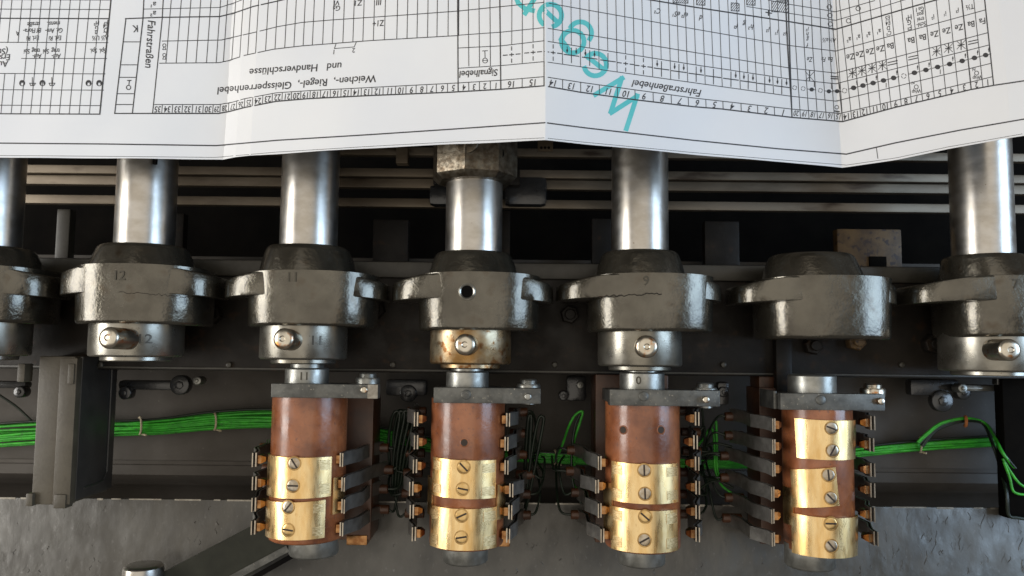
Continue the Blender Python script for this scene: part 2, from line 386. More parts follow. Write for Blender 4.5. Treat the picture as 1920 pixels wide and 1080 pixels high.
# ================================================================ hubs
def superring(xc, y, a, bz, n, N=72, zc=0, droop=0.0, nl=None, nr=None):
    out = []
    for j in range(N):
        t = 2*math.pi*j/N; c, s_ = math.cos(t), math.sin(t)
        if nl and c < 0: n = nl
        elif nr: n = nr
        x = a*math.copysign(abs(c)**(2/n), c); z = bz*math.copysign(abs(s_)**(2/n), s_)
        out.append(Vector((xc+x, y-droop*(abs(x)/48.0)**2, zc+z)))
    return out
def stamp(txt, px, py, size, xc, Rz, parent, zc=0, name='stamped_number', mt='stamp', lift=0.25, yoff=0):
    # digits laid on a cylinder-like front of half width / front Rz = (a, b, n)
    c = U(px, py, Rz[1]); vs, fs = text_tris(txt); b = MB(); out = []
    for v in vs:
        x = c.x+v.x*size; y = c.y+v.y*size; q = min(abs((x-xc)/Rz[0]), 0.98)
        z = Rz[1]*(1-q**Rz[2])**(1/Rz[2])+lift+zc
        out.append((x, y, z))
    b.add(out, fs); return b.build(name, mt, parent, smooth=0)
HUBG = 'cast iron bearing hubs in a row'
# name px: shaft centre, flange l, flange r, body l, body r, top, flange top, flange bottom, body bottom, boss l, boss r
hubs = {
 13: dict(c=-25, fl=-170, fr=118, bl=-140, br=88, top=456, ft=494, fb=548, bb=602, b0=-110, b1=72, lab='cast iron hub cut off by the left edge of the photo'),
 12: dict(c=267, fl=131, fr=421, bl=158, br=388, top=453, ft=493, fb=548, bb=606, b0=174, b1=362, lab='cast iron hub stamped 12, with a ragged casting seam on its right half'),
 11: dict(c=576, fl=431, fr=731, bl=473, br=704, top=455, ft=505, fb=552, bb=610, b0=490, b1=672, lab='cast iron hub stamped 11, above the collar with a stubby dull pin'),
 10: dict(c=887, fl=738, fr=1037, bl=787, br=1010, top=467, ft=508, fb=558, bb=618, b0=803, b1=974, lab='cast iron hub with a round oil hole in its front'),
 9: dict(c=1200, fl=1042, fr=1347, bl=1103, br=1331, top=465, ft=510, fb=556, bb=620, b0=1114, b1=1284, lab='cast iron hub stamped 9, straight above the copper coloured collar pin'),
 8: dict(c=1520, fl=1363, fr=1667, bl=1422, br=1657, top=470, ft=514, fb=562, bb=634, b0=1432, b1=1614, lab='cast iron hub without a shaft, closed dome on top'),
 7: dict(c=1846, fl=1684, fr=1990, bl=1770, br=1975, top=472, ft=514, fb=562, bb=630, b0=1775, b1=1942, lab='cast iron hub stamped 7 at the right edge'),
}
SH = {}
for k, h in hubs.items():
    zc = 0
    xc = UX(h['c'], 540, 0)
    fl, fr = UX(h['fl'], 540, 0), UX(h['fr'], 540, 0)
    bl, br = UX(h['bl'], 580, 2), UX(h['br'], 580, 2)
    ZF = 31.0
    mx_ = (h['bl']+h['br'])/2
    yt = UY(mx_, h['top'], 26); yft = UY(mx_, h['ft'], ZF); yfb = UY(mx_, h['fb'], 28); ybb = UY(mx_, h['bb'], ZF)
    t = thing('bearing_hub', (xc, ybb, 0), h['lab'], 'hub', HUBG)
    b = MB()
    # body, slightly tapering downwards
    bc, ba = (bl+br)/2, (br-bl)/2
    rr = []
    for f, s_ in ((0.0, .955), (0.02, .985), (0.06, 1.0), (0.5, 1.012), (1.0, 1.025)):
        y = ybb+(yft-.3-ybb)*f
        rr.append(superring(bc, y, ba*s_, ZF*(0.3+0.7*s_), 2.7, zc=zc, droop=1.5))
    b.rings(rr)
    # wide flange, its ends drooping
    fc, fa = (fl+fr)/2, (fr-fl)/2
    rr = []
    for f, s_ in ((0.0, .985), (0.04, 1.0), (0.5, 1.0), (0.9, 0.997), (0.97, 0.985), (1.0, 0.955)):
        y = yfb+(yft-yfb)*f
        rr.append(superring(fc, y, fa*s_, (ZF-1.8)*(0.5+0.5*s_), 2.3, zc=zc, nl=2.8, nr=2.8 if k != 11 else 2.55, droop=2.0+4.0*f))
    b.rings(rr)
    # boss
    b0, b1 = UX(h['b0'], 500, 0), UX(h['b1'], 500, 0); oc, oa = (b0+b1)/2, (b1-b0)/2
    rr = []
    for f, s_ in ((0, 1.03), (0.15, 1.0), (0.82, 0.86), (0.93, 0.83), (1.0, 0.78)):
        y = yft-3+(yt-yft+3)*f
        rr.append(superring(oc+(xc-oc)*f, y, oa*s_, 29*s_, 2.1, zc=zc))
    b.rings(rr)
    b.build('casting', 'cast', t, smooth=38)
    SH[k] = (xc, t, h, (bc, ba))
    if k in (12, 11, 9, 7):
        px, py = {12: (223, 517), 11: (548, 520), 9: (1212, 527), 7: (1905, 533)}[k]
        stamp(str(k), px, py, 7.6, bc, (ba, ZF*1.018, 2.7), t, lift=0.3)
    if k in (12, 9):
        rs_ = random.Random(k); x0_, x1_ = (bc-2, bc+ba*.93) if k == 12 else (bc-ba*.9, bc+2); pp = []
        for i in range(26):
            x_ = x0_+(x1_-x0_)*i/25; q_ = abs((x_-bc)/ba); z_ = ZF*1.008*(1-q_**2.7)**(1/2.7)
            qf = min(abs((x_-fc)/fa), .98); z_ = max(z_, (ZF-1.8)*(1-qf**2.8)**(1/2.8))
            pp.append((x_, yfb-.2+rs_.uniform(-.7, .7)+(x_-x0_)*(-.05 if k == 12 else .05), z_+.05))
        b = MB(); b.tube(pp, .16 if k == 12 else .32, 6); b.build('casting_seam', 'beam', t)
    if k == 10:
        c = U(876, 547, ZF); b = MB()
        b.lathe((c.x, c.y, ZF-1), (c.x, c.y, ZF+9), [(0, 2.7), (1.9, 2.9), (2.0, 3.0), (2.7, 4.2), (2.4, 4.9), (0, 5.1)], 32)
        b.build('oil_hole', 'collar', t)
        b = MB(); b.cyl((c.x, c.y, ZF-1), (c.x, c.y, ZF+1.3), 3.6, 24); b.build('bore', 'void', t)

# ================================================================ shafts with collars
SG = 'polished steel lever shafts'
cols = {  # collar left, right, top, bottom, pin base, pin head
 13: dict(l=-100, r=52, t=598, b=668, pb=None, rod=36, lab='steel shaft cut off by the left edge of the photo, in dark shade'),
 12: dict(l=172, r=343, t=600, b=670, pb=(243, 636), ph=(200, 633), lab='polished steel shaft through hub 12, collar pin leaning left'),
 11: dict(l=487, r=653, t=603, b=675, pb=(549, 638), ph=(529, 635), lab='polished steel shaft through hub 11, collar stamped 11'),
 10: dict(l=804, r=961, t=612, b=684, pb=(878, 647), ph=(871, 646), lab='steel shaft with an octagonal nut and a rust stained collar'),
 9: dict(l=1118, r=1280, t=615, b=688, pb=(1209, 650), ph=(1213, 650), lab='polished steel shaft through hub 9, copper coloured collar pin'),
 7: dict(l=1765, r=1945, t=622, b=698, pb=(1862, 656), ph=(1896, 656), lab='thick looking bright steel shaft at the right edge of the photo'),
}
for k, c in cols.items():
    xc, hub, h, _ = SH[k]
    r = 17.3
    ccx = (UX(c['l'], 640)+UX(c['r'], 640))/2; rc = (UX(c['r'], 640)-UX(c['l'], 640))/2/1.04
    mx_ = (c['l']+c['r'])/2
    y1 = UY(mx_, c['t'], rc)+3; y0 = UY(mx_, c['b'], rc)
    t = thing('lever_shaft', (xc, y0, 0), c['lab'], 'shaft', SG)
    b = MB(); b.cyl((xc, UY(h['c'], h['top'], 20)-8, 0), (xc, 330, 0), r, 64); b.build('rod', 'steel', t)
    b = MB(); L = y1-y0
    b.lathe((ccx, y0, 0), (ccx, y1, 0), [(-2.6, 10), (-2.6, rc-7.2), (-2.0, rc-6.6), (0, rc-6.5), (0, rc-1.3), (0.5, rc-0.4), (1.3, rc), (L, rc), (L, rc-3)], 72)
    cl = b.build('collar', 'collar_rust' if k == 10 else 'collar', t)
    if c['pb']:
        p0 = U(*c['pb'], rc-2); p1 = U(*c['ph'], rc+ (17 if k in (12, 7) else 12))
        b = MB(); L = (p1-p0).length; pr = 6.1 if k != 9 else 6.4
        b.lathe(p0, p1, [(0, pr), (L-2.2, pr), (L-1.2, pr-.4), (L-.4, pr-1.6), (L-.1, pr-2.6), (L, 1.8), (L-.5, 1.2), (L-.5, 0.1)], 32)
        b.build('pin', 'pin', cl)
    if k == 12: stamp('12', 264, 636, 7.5, ccx, (rc, rc, 2), cl)
    if k == 11: stamp('11', 591, 639, 7.5, ccx, (rc, rc, 2), cl)
    if k == 13: pass
# key mark at the top of shaft 12
xc = SH[12][0]; p = U(291, 302, 16)
b = MB(); b.box(p.x-1, p.x+1, p.y-2, p.y+8, 15.0, 17.2)
b.build('keyway', 'void', [o for o in COL.objects if o.name == 'lever_shaft.001'][0])
# nut on shaft 10
xc = SH[10][0]; y0 = UY(888, 331, 22); y1 = UY(888, 262, 22)+14
nt_ = thing('octagonal_nut', (xc, y0, 0), 'worn octagonal steel nut with a side hole on the middle shaft under the paper', 'nut')
b = MB(); Ln = y1-y0
b.lathe((xc, y0, 0), (xc, y1, 0), [(0, 20.5), (0.3, 22.8), (3.6, 26.3), (4.2, 26.6), (Ln, 26.6)], 8, rot=R(35))
b.build('nut_body', 'nut', nt_, smooth=25)
d = Vector((math.sin(R(38)), 0, math.cos(R(38)))); q = Vector((xc, UY(943, 288, 18), 0))
b = MB(); b.cyl(q+d*18, q+d*25.3, 3.4, 24); b.build('tommy_hole', 'void', nt_)
d = Vector((math.sin(R(-8)), 0, math.cos(R(-8)))); q = Vector((xc, UY(875, 270, 24)+1, 0))
b = MB(); b.cyl(q+d*20, q+d*26.2, 7, 28, bev=0.6); b.build('plug', 'nut', nt_)

# ================================================================ contact drums
DR = 22.0
def ang(px, py, cx, r):
    best = None
    for i in range(-95, 96):
        a = R(i)
        x = cx+r*math.sin(a); z = r*math.cos(a); y = UY(px, py, z)
        e = abs(P((x, y, z))[0]-px)
        if best is None or e < best[0]: best = (e, a, y)
    return best[1], best[2]
def patch(b, cx, r0, r1, A0, A1, Y0, Y1, Y2, Y3, mi=0, nA=28, nY=2, A2=None, A3=None):
    # corners: bottom-left (A0,Y0), bottom-right (A1,Y1), top-right (A2,Y2), top-left (A3,Y3)
    A2 = A1 if A2 is None else A2; A3 = A0 if A3 is None else A3
    def pt(u, v, r):
        a = (A0*(1-u)+A1*u)*(1-v)+(A3*(1-u)+A2*u)*v
        y = (Y0*(1-u)+Y1*u)*(1-v)+(Y3*(1-u)+Y2*u)*v
        return (cx+r*math.sin(a), y, r*math.cos(a))
    vs = [pt(i/nA, j/nY, r) for r in (r0, r1) for j in range(nY+1) for i in range(nA+1)]
    W = nA+1; Hh = (nY+1)*W; fs = []
    for j in range(nY):
        for i in range(nA):
            q = j*W+i
            fs.append((q, q+W, q+W+1, q+1)); fs.append((Hh+q, Hh+q+1, Hh+q+W+1, Hh+q+W))
    for i in range(nA):
        fs.append((i, i+1, Hh+i+1, Hh+i)); q = nY*W+i; fs.append((q+1, q, Hh+q, Hh+q+1))
    for j in range(nY):
        q = j*W; fs.append((q+W, q, Hh+q, Hh+q+W)); q = j*W+nA; fs.append((q, q+W, Hh+q+W, Hh+q))
    b.add(vs, fs, mi)
def slotted(parent, c, d, r, slot, mt='screw', name='screw'):
    d = Vector(d).normalized(); c = Vector(c)
    b = MB(); b.lathe(c-d*0.8, c+d, [(0, r+0.25), (0.85, r+0.25), (0.86, r), (1.1, r), (1.25, r*0.9), (1.3, r*0.5), (1.3, 0)], 28)
    a = Vector((0, 1, 0)); a = (a-d*a.dot(d)).normalized(); s_ = d.cross(a)
    u = a*math.sin(slot)+s_*math.cos(slot); v = d.cross(u)
    sc_ = b.build(name, mt, parent)
    b = MB(); b.lathe(c-d*0.8, c+d, [(0, r+.75), (1.06, r+.75), (1.1, r+.6), (1.1, r+.2)], 28); b.build('tarnish_ring', 'tarnish', sc_)
    e = c+d*0.47; b = MB(); h = 0.5
    pts = [e+u*sx*r*0.95+v*sy*h+d*o for o in (0, 0.12) for sx, sy in ((-1, -1), (1, -1), (1, 1), (-1, 1))]
    b.add(pts, [(3, 2, 1, 0), (4, 5, 6, 7), (0, 1, 5, 4), (1, 2, 6, 5), (2, 3, 7, 6), (3, 0, 4, 7)])
    b.build('slot', 'slot', sc_, smooth=0)
drums = {
 11: dict(l=506, r=649, top=741, end=1024, sl=535, sr=617, st=690, sb=1052, sbl=536, sbr=640, pl=508, pr=708, pt=720, pb=746,
          brass=[((500, 928), (620, 930), (622, 856), (502, 850)), ((497, 1004), (609, 1008), (611, 937), (501, 932))],
          screws=[(551, 869, 55, 'screw'), (549, 911, 0, 'screw'), (540, 951, -50, 'screw'), (540, 994, 5, 'screw_brass')],
          knob=(690, 702), arm_screw=(683, 731), side=[(1, 892, 960)],
          lab='brown contact drum with two brass plates, leftmost of the four drums', word='11'),
 10: dict(l=807, r=945, top=750, end=1036, sl=836, sr=917, st=696, sb=1065, sbl=829, sbr=916, pl=813, pr=1014, pt=727, pb=756,
          brass=[((810, 927), (929, 933), (930, 862), (812, 856)), ((806, 1022), (931, 1026), (932, 950), (810, 947))],
          screws=[(869, 876, 45, 'screw_brass'), (867, 917, 10, 'screw_brass'), (865, 967, -25, 'screw_brass'), (864, 1008, -10, 'screw_brass')],
          knob=(991, 714), arm_screw=(990, 744), side=[(-1, 895, 965), (1, 905, 970)],
          lab='brown contact drum with two brass plates and one small hole, under the rust stained collar', word=''),
 9: dict(l=1134, r=1275, top=757, end=1041, sl=1161, sr=1246, st=698, sb=1069, sbl=1158, sbr=1248, pl=1143, pr=1350, pt=731, pb=761,
          brass=[((1146, 937), (1272, 941), (1272, 868), (1147, 864)), ((1146, 1028), (1272, 1031), (1270, 955), (1147, 948))],
          screws=[(1208, 882, 88, 'screw'), (1209, 926, 88, 'screw'), (1209, 969, 40, 'screw_brass'), (1208, 1013, -30, 'screw')],
          knob=(1322, 721), arm_screw=(1322, 749), side=[(-1, 905, 1010)],
          lab='brown contact drum with two brass plates and two small round holes side by side', word='0'),
 8: dict(l=1466, r=1601, top=760, end=1046, sl=1478, sr=1566, st=703, sb=1075, sbl=1456, sbr=1574, pl=1463, pr=1659, pt=738, pb=769,
          brass=[((1494, 858), (1604, 860), (1606, 787), (1489, 784)), ((1487, 951), (1574, 948), (1567, 876), (1481, 880)), ((1485, 1036), (1608, 1041), (1609, 965), (1484, 961))],
          screws=[(1560, 803, 20, 'screw'), (1562, 845, -60, 'screw'), (1554, 891, 85, 'screw'), (1559, 934, 45, 'screw'), (1558, 982, 0, 'screw_brass'), (1559, 1024, 50, 'screw')],
          knob=(1636, 722), arm_screw=(1649, 752), side=[(-1, 915, 985)],
          lab='brown contact drum with three brass plates, the middle one tilted and shorter', word=''),
}
DX = {}
DG = 'brown contact drums with brass plates'
for k, d in drums.items():
    m = 900
    cx = (UX(d['l'], m)+UX(d['r'], m))/2; tl = math.atan2(abs(cx), DIST); DX[k] = cx
    dr = (UX(d['r'], m)-UX(d['l'], m))/2*math.cos(tl)
    mp = (d['l']+d['r'])/2
    y1 = UY(mp, d['top'], dr); y0 = UY(mp, d['end'], dr)
    t = thing('contact_drum', (cx, y0, 0), d['lab'], 'contact drum', DG)
    b = MB(); b.lathe((cx, y0, 0), (cx, y1, 0), [(0, dr-1.2), (.5, dr-.4), (1.4, dr), (y1-y0, dr), (y1-y0, dr-4)], 72); b.build('drum_core', 'fibre', t)
    # axle stubs
    sx = (UX(d['sl'], 705)+UX(d['sr'], 705))/2; sr = (UX(d['sr'], 705)-UX(d['sl'], 705))/2/1.02
    ya = UY(mp, d['st'], sr*.9); b = MB()
    b.lathe((sx, y1-5, 0), (sx, ya, 0), [(0, sr), (ya-y1+4, sr), (ya-y1+4.8, sr-.7), (ya-y1+5, sr-3)]+([(ya-y1+14, sr-3)] if k != 8 else []), 48)
    ax = b.build('axle', 'stub', t)
    if d['word']: stamp(d['word'], (d['sl']+d['sr'])/2-6, 706 if k == 11 else 714, 6.5, sx, (sr, sr, 2), ax)
    sx = (UX(d['sbl'], 1045)+UX(d['sbr'], 1045))/2; sr = (UX(d['sbr'], 1045)-UX(d['sbl'], 1045))/2/1.03
    sr = min(sr, 14.5)
    if k == 8: sx += 1
    yz = UY(mp, d['sb'], sr); b = MB()
    b.lathe((sx, y0+4, 0), (sx, yz, 0), [(0, sr), (y0+4-yz-1.5, sr), (y0+4-yz-.5, sr-.7), (y0+4-yz, sr-1.8)], 48)
    b.build('axle', 'stub', t)
    # end plate with arm to the right
    zt = dr+0.8; pa, pb_ = UX(d['pl'], 735, zt), UX(d['pr'], 735, zt); yp1, yp0 = UY(mp, d['pt'], zt), UY(mp, d['pb'], zt)
    b = MB(); b.box(pa, pb_, yp0, yp1, zt-9, zt, bev=0.45); b.box(pa+.5, cx+dr-2, yp0+1, yp1-1, -18, zt-8.5, bev=0.4)
    ep = b.build('end_plate', 'plate', t)
    if k == 11:
        b = MB(); q = UX(689, 735, zt); b.box(q, pb_+.15, yp0-.1, yp1+.1, zt-8, zt+.25, bev=0.3); b.build('plate_tip', 'edge', ep)  # lighter tip: reflection on the end face, put into the colour
    if k == 8:
        b = MB(); q = UX(1447, 735, zt-8); b.box(q, pa-0.3, yp0, yp1+1, -10, zt-5, bev=0.4); b.build('plate_tip', 'plate', ep)
    q = U(*d['arm_screw'], zt); b = MB(); b.cyl((q.x, q.y, zt-.5), (q.x, q.y, zt+(3 if k in (9, 8) else 1.2)), 2.0, 20, bev=0.5)
    b.build('rivet', 'pin' if k != 10 else 'stub', ep)
    if k != 11:
        q = U({10: 874, 9: 1207, 8: 1539}[k], {10: 740, 9: 743, 8: 750}[k], zt); b = MB(); b.cyl((q.x, q.y, zt-.5), (q.x, q.y, zt+0.5), 2.8, 24, bev=0.3)
        b.build('rivet', 'plate', ep)
    # brass plates
    k_ = 0
    for quad in d['brass']:
        r1 = dr+1.5
        (a0, Y0), (a1, Y1), (a2, Y2), (a3, Y3) = [ang(px, py, cx, r1) for px, py in quad]
        lim = R(88)
        b = MB(); patch(b, cx, dr+.2, r1, max(a0, -lim), min(a1, lim), Y0, Y1, Y2, Y3, A2=min(a2, lim), A3=max(a3, -lim))
        # rubbed contact marks at the ends
        if k != 8:
            for side in (0, 1):
                if k == 11 and side == 0: continue
                for vv in (0.08, 0.68):
                    Yb = Y0*(1-vv)+Y3*vv if side == 0 else Y1*(1-vv)+Y2*vv
                    hh = (Y3-Y0)*0.24
                    aa = (a0+R(4), a0+R(20)) if side == 0 else (a1-R(24 if k != 11 else 18), a1-R(3))
                    patch(b, cx, dr+.5, r1+.22, aa[0], aa[1], Yb, Yb, Yb+hh, Yb+hh, mi=1, nA=8)
        bp = b.build('brass_plate', ['brass', 'brass_worn'], t)
        for s_ in d['screws'][k_:k_+2]:
            a, y = ang(s_[0], s_[1], cx, r1+.3)
            n = Vector((math.sin(a), 0, math.cos(a)))
            slotted(bp, Vector((cx, y, 0))+n*(r1-.2), n, 3.3, R(s_[2]), s_[3])
        k_ += 2
    for sd, ya_, yb_ in d['side']:
        b = MB(); A = (R(52), R(80)) if sd > 0 else (R(-86), R(-58))
        if k == 8: A = (R(-88), R(-62))
        u0_, u1_ = UY(mp, yb_, 8), UY(mp, ya_, 8)
        patch(b, cx, dr+.2, dr+1.4, A[0], A[1], u0_, u0_, u1_, u1_, nA=8); b.build('brass_plate', ['brass'], t)
    for (px, py) in {10: [(871, 830)], 9: [(1168, 806), (1239, 806)]}.get(k, []):
        a, y = ang(px, py, cx, dr); n = Vector((math.sin(a), 0, math.cos(a))); q = Vector((cx, y, 0))
        b = MB(); b.cyl(q+n*(dr-3), q+n*(dr+.12), 1.9, 20); b.build('hole', 'slot', t)
        b = MB(); b.lathe(q+n*(dr-1), q+n*(dr+1), [(0, 2.0), (1.05, 2.0), (1.25, 2.2), (1.05, 2.7), (0, 2.8)], 20); b.build('hole_rim', 'fibre', t)
    # knob bolt beside the plate
    q = U(*d['knob'], -4)
    b = MB(); b.lathe((q.x, q.y-8, -4), (q.x, q.y+8, -4), [(0, 3), (1, 7.2), (5.0, 7.4), (6.2, 6.8), (6.3, 5.0), (8.2, 5.2), (9.0, 4.6), (9.1, 3)], 36)
    b.cyl((q.x, q.y-14, -4), (q.x, q.y-6, -4), 4.5, 20)
    tag(b.build('bolt_head', 'stub' if k != 8 else 'pin'), {11: 'round steel bolt head above the glint-painted plate arm of the leftmost drum',
        10: 'round steel bolt head above the plate arm of the drum with one hole', 9: 'round steel bolt head above the plate arm of the drum with two holes',
        8: 'round brassy bolt head above the plate arm of the drum with three plates'}[k], 'bolt', 'bolt heads above the end plates')

# ================================================================ contact blocks with springs
banks = {
 11: (( -1, [(481, 862), (481, 906), (480, 946), (479, 989)]), (1, [(637, 862), (640, 908), (640, 949), (637, 992)])),
 10: ((-1, [(784, 786), (784, 829), (782, 874), (775, 916), (776, 959), (780, 1001)]), (1, [(949, 787), (946, 832), (946, 876), (955, 919), (953, 960), (949, 1004)])),
 9: ((-1, [(1128, 868), (1123, 912), (1128, 957), (1133, 1004)]), (1, [(1303, 785), (1300, 829), (1303, 869), (1304, 914), (1304, 960), (1304, 1002)])),
 8: ((-1, [(1454, 797), (1454, 837), (1454, 880), (1452, 926), (1452, 968), (1453, 1011)]), (1, [(1632, 793), (1630, 834), (1632, 881), (1632, 919), (1632, 965), (1638, 1010)])),
}
BLAB = {11: 'dark brown contact block with eight springs behind the leftmost drum', 10: 'contact block with six springs each side behind the drum with one hole',
        9: 'contact block with four left and six right springs behind the drum with two holes', 8: 'contact block with long dark left springs behind the three plate drum'}
for k, bk in banks.items():
    cx = DX[k]; zb0, zb1 = -58, -30
    ytop = UY(960, 745 if k != 9 else 700, -35)+ (0 if k != 8 else 8); ybot = UY(960, 1012, -35)
    t = thing('contact_block', (cx, ybot, zb0), BLAB[k], 'contact block', 'contact blocks behind the drums')
    b = MB(); b.box(cx-25, cx+(33 if k == 11 else 22), ybot, ytop, zb0, zb1, bev=1.0); b.build('block', 'block', t)
    if k in (11, 10):
        b = MB(); b.box(cx+18, cx+31 if k == 11 else cx+26, ybot-3, ybot+3, zb0+4, zb1+1, bev=.5); b.build('end_tab', 'copper', t)
    for sd, rows in bk:
        for i, (px, py) in enumerate(rows):
            zt = 12.0
            p = U(px, py, zt); x = p.x; y = p.y; hw = 4.0+random.uniform(-.15, .15)
            tw = random.uniform(-1.6, 1.6)
            ox = (14 if k == 11 and sd > 0 else 9.5)+random.uniform(-2.2, 2.2); kk = random.uniform(-1.2, 1.6)
            def leafpts(off, ztop, bend):
                return [(x+sd*(off), ztop), (x+sd*(off+.1), zt-5), (x+sd*(off+bend), zt-9), (x+sd*(off+bend+4.2+kk), zt-20), (x+sd*(off+ox*.55), zt-42), (x+sd*(off+ox), zt-58)]
            for li, (off, zz, bend, th, mi) in enumerate(((0, zt, .8, .7, 0), (1.7, zt+1.2, 1.2, .55, 0))):
                pl = leafpts(off, zz, bend); b = MB(); vs = []; fs = []
                for j, (xx, z) in enumerate(pl):
                    w_ = hw*(1.0 if j else 0.97); dy = tw*(j/5.0)
                    for yy in (-w_, w_):
                        vs.append((xx, y+yy+dy, z)); vs.append((xx+sd*th, y+yy+dy, z))
                for j in range(len(pl)-1):
                    q = j*4
                    for (a_, c_) in ((0, 1), (1, 3), (3, 2), (2, 0)): fs.append((q+a_, q+c_, q+4+c_, q+4+a_))
                q = (len(pl)-1)*4
                fs.append((q, q+1, q+3, q+2))
                b.add(vs, fs, 0); b.add([vs[0], vs[1], vs[3], vs[2]], [(0, 1, 2, 3)], 1)
                # bare edge strip at the tip
                e = 0.35
                b.box(xx*0+pl[0][0]-.05*sd, pl[0][0]+sd*(th+.05), y-hw, y+hw, pl[0][1]-e, pl[0][1]+.12, 1)
                lf = b.build('spring_leaf' if li else 'spring', ['spring', 'leaf'], t, smooth=25)
                if li == 0:
                    b = MB(); xa, xb = x-sd*.1, x-sd*4.6
                    hy = 2.3
                    b.add([(xa, y-hy, zt-1), (xa, y+hy, zt-1), (xa, y+hy, zt-8), (xa, y-hy, zt-8), (xb, y-1.2, zt-3), (xb, y+1.2, zt-3), (xb, y+1.2, zt-6), (xb, y-1.2, zt-6),
                           (x-sd*2.4, y-hy, zt-.8), (x-sd*2.4, y+hy, zt-.8), (x-sd*2.4, y+hy, zt-8), (x-sd*2.4, y-hy, zt-8)],
                          [(0, 1, 9, 8), (1, 2, 10, 9), (2, 3, 11, 10), (3, 0, 8, 11), (8, 9, 5, 4), (9, 10, 6, 5), (10, 11, 7, 6), (11, 8, 4, 7), (4, 5, 6, 7), (3, 2, 1, 0)])
                    b.build('contact_tip', 'copper', lf, smooth=20)
            # terminal screw at the foot
            q = Vector((x+sd*(ox+2.5), y, zt-56)); b = MB()
            b.cyl(q-Vector((sd*9, 0, 0)), q+Vector((sd*3.5, 0, 0)), 3.0, 16, bev=.5)
            b.build('terminal_screw', 'block', t)
            if (k, sd) in ((11, 1), (10, 1), (10, -1), (9, -1), (8, -1), (9, 1)):
                yb_ = UY(960, 856, -84)+random.uniform(-4, 4)
                xx = q.x+sd*3.0; m_ = random.uniform(3, 8)
                pp = [(xx, y, zt-56), (xx+sd*m_, y+random.uniform(-2, 3), zt-58), (xx+sd*(m_+random.uniform(0, 4)), (y+yb_)/2+random.uniform(-4, 6), zt-68), (xx+sd*random.uniform(0, 8), yb_, -86)]
                b = MB(); b.tube(smoothpath(pp, 7), .8, 7); b.build('lead_wire', 'wire_dark', t, smooth=60)

# rails carrying the spring feet, dark
# ================================================================ brackets
def bracket():
    z1, z0 = -12.0, -59.5
    t = thing('support_bracket', U(95, 940, z1), 'brownish grey upright iron bracket at the left edge, in front of the green wires', 'bracket')
    a = U(55, 946, z1); c = U(128, 946, z1); yt = UY(100, 668, z1)
    xl, xr = a.x, c.x
    b = MB(); b.box(xl+1, xr-.5, a.y, yt, z0, z1, bev=.8); b.build('column', 'bracket', t)
    b = MB(); q = UX(103, 900, z1); b.box(q, xr+1.6, a.y+.5, yt-1, z1-5, z1+1.5, bev=.5); b.build('front_strip', 'bracket', t)
    for (px0, px1, py0, py1) in ((36, 52, 682, 716), (130, 144, 682, 720), (52, 66, 924, 948), (104, 128, 926, 952)):
        p0 = U(px0, py1, z1); p1 = U(px1, py0, z1); b = MB(); b.box(p0.x, p1.x, p0.y, p1.y, z1-6, z1+2.6, bev=.7); b.build('lug', 'bracket', t)
    # side web with a raised rounded rib
    b = MB(); b.box(xr-.4, xr+2.2, a.y+2, yt, z0, z1-4, bev=.8)
    pts = [(yt, z0+8), (a.y+14, z0+8), (a.y+9, z0+12), (a.y+8, z0+18), (a.y+8, z1-12)]
    b.tube([(xr+2.4, y, z) for y, z in pts], .8, 8); b.build('side_web', 'web_shade', t)
bracket()
z1 = -50; p0 = U(1889, 972, z1); p1 = U(1990, 712, z1)
t = thing('support_bracket', (p0.x, p0.y, z1), 'black upright iron bracket at the right edge, wires looping over it', 'bracket')
b = MB(); b.box(p0.x, p1.x, p0.y, p1.y, -59.5, z1, bev=1); b.build('column', 'void', t)
b = MB(); q = U(1868, 722, z1-4); b.box(q.x, p0.x+2, q.y, q.y+8, z1-9, z1-3, bev=.8); b.build('lug', 'black_gloss', t)
z = -28; 
t = thing('guide_post', U(1490, 700, z), 'dark upright iron post below the shaftless hub, behind the drum axle', 'post')
b = MB(); p0 = U(1456, 706, z); p1 = U(1484, 630, z); b.box(p0.x, p1.x, p0.y-10, p1.y, z-6, z, bev=.8); b.build('post', 'beam', t)
b = MB(); p0 = U(1424, 770, z-10); p1 = U(1482, 700, z-10); b.box(p0.x, p1.x, p0.y-4, p1.y, z-30, z-10, bev=1); b.build('foot', 'block', t)

for (px, lab) in ((190, 'small slotted pin on the beam left of hub 12'), (430, 'small pin on the beam between the two leftmost full hubs'), (737, 'small pin on the beam left of the oil hole hub'), (1040, 'small pin on the beam right of the oil hole hub'), (1356, 'small pin on the beam left of the shaftless hub'), (1690, 'small pin on the beam right of the shaftless hub')):
    q = U(px, 684, ZB); b = MB(); b.cyl((q.x, q.y, ZB-1), (q.x, q.y, ZB+1.6), 1.9, 16, bev=.5)
    tag(b.build('beam_pin', 'lip'), lab, 'pin', 'pins on the beam')
# lever arm bottom left and chrome cap
z = -36
A = [U(270, 1092, z), U(470, 988, z), U(600, 950, z), U(640, 985, z), U(535, 1036, z), U(420, 1110, z)]
t = thing('control_lever', A[0], 'black flat lever arm running diagonally under the leftmost drum', 'lever')
b = MB(); n = len(A)
b.add([a for a in A]+[a-Vector((0, 0, 8)) for a in A], [tuple(range(n)), tuple(reversed(range(n, 2*n)))]+[(i, (i+1) % n, (i+1) % n+n, i+n) for i in range(n)])
b.build('lever_body', 'lever', t, smooth=0)
def ribbon3(b, p, q, wd, h, mi=0):
    d = (q-p).normalized(); n = Vector((-d.y, d.x, 0))*wd/2; k = Vector((0, 0, h))
    b.add([p-n, q-n, q+n, p+n, p-n+k, q-n+k, q+n+k, p+n+k], [(3, 2, 1, 0), (4, 5, 6, 7), (0, 1, 5, 4), (1, 2, 6, 5), (2, 3, 7, 6), (3, 0, 4, 7)], mi)
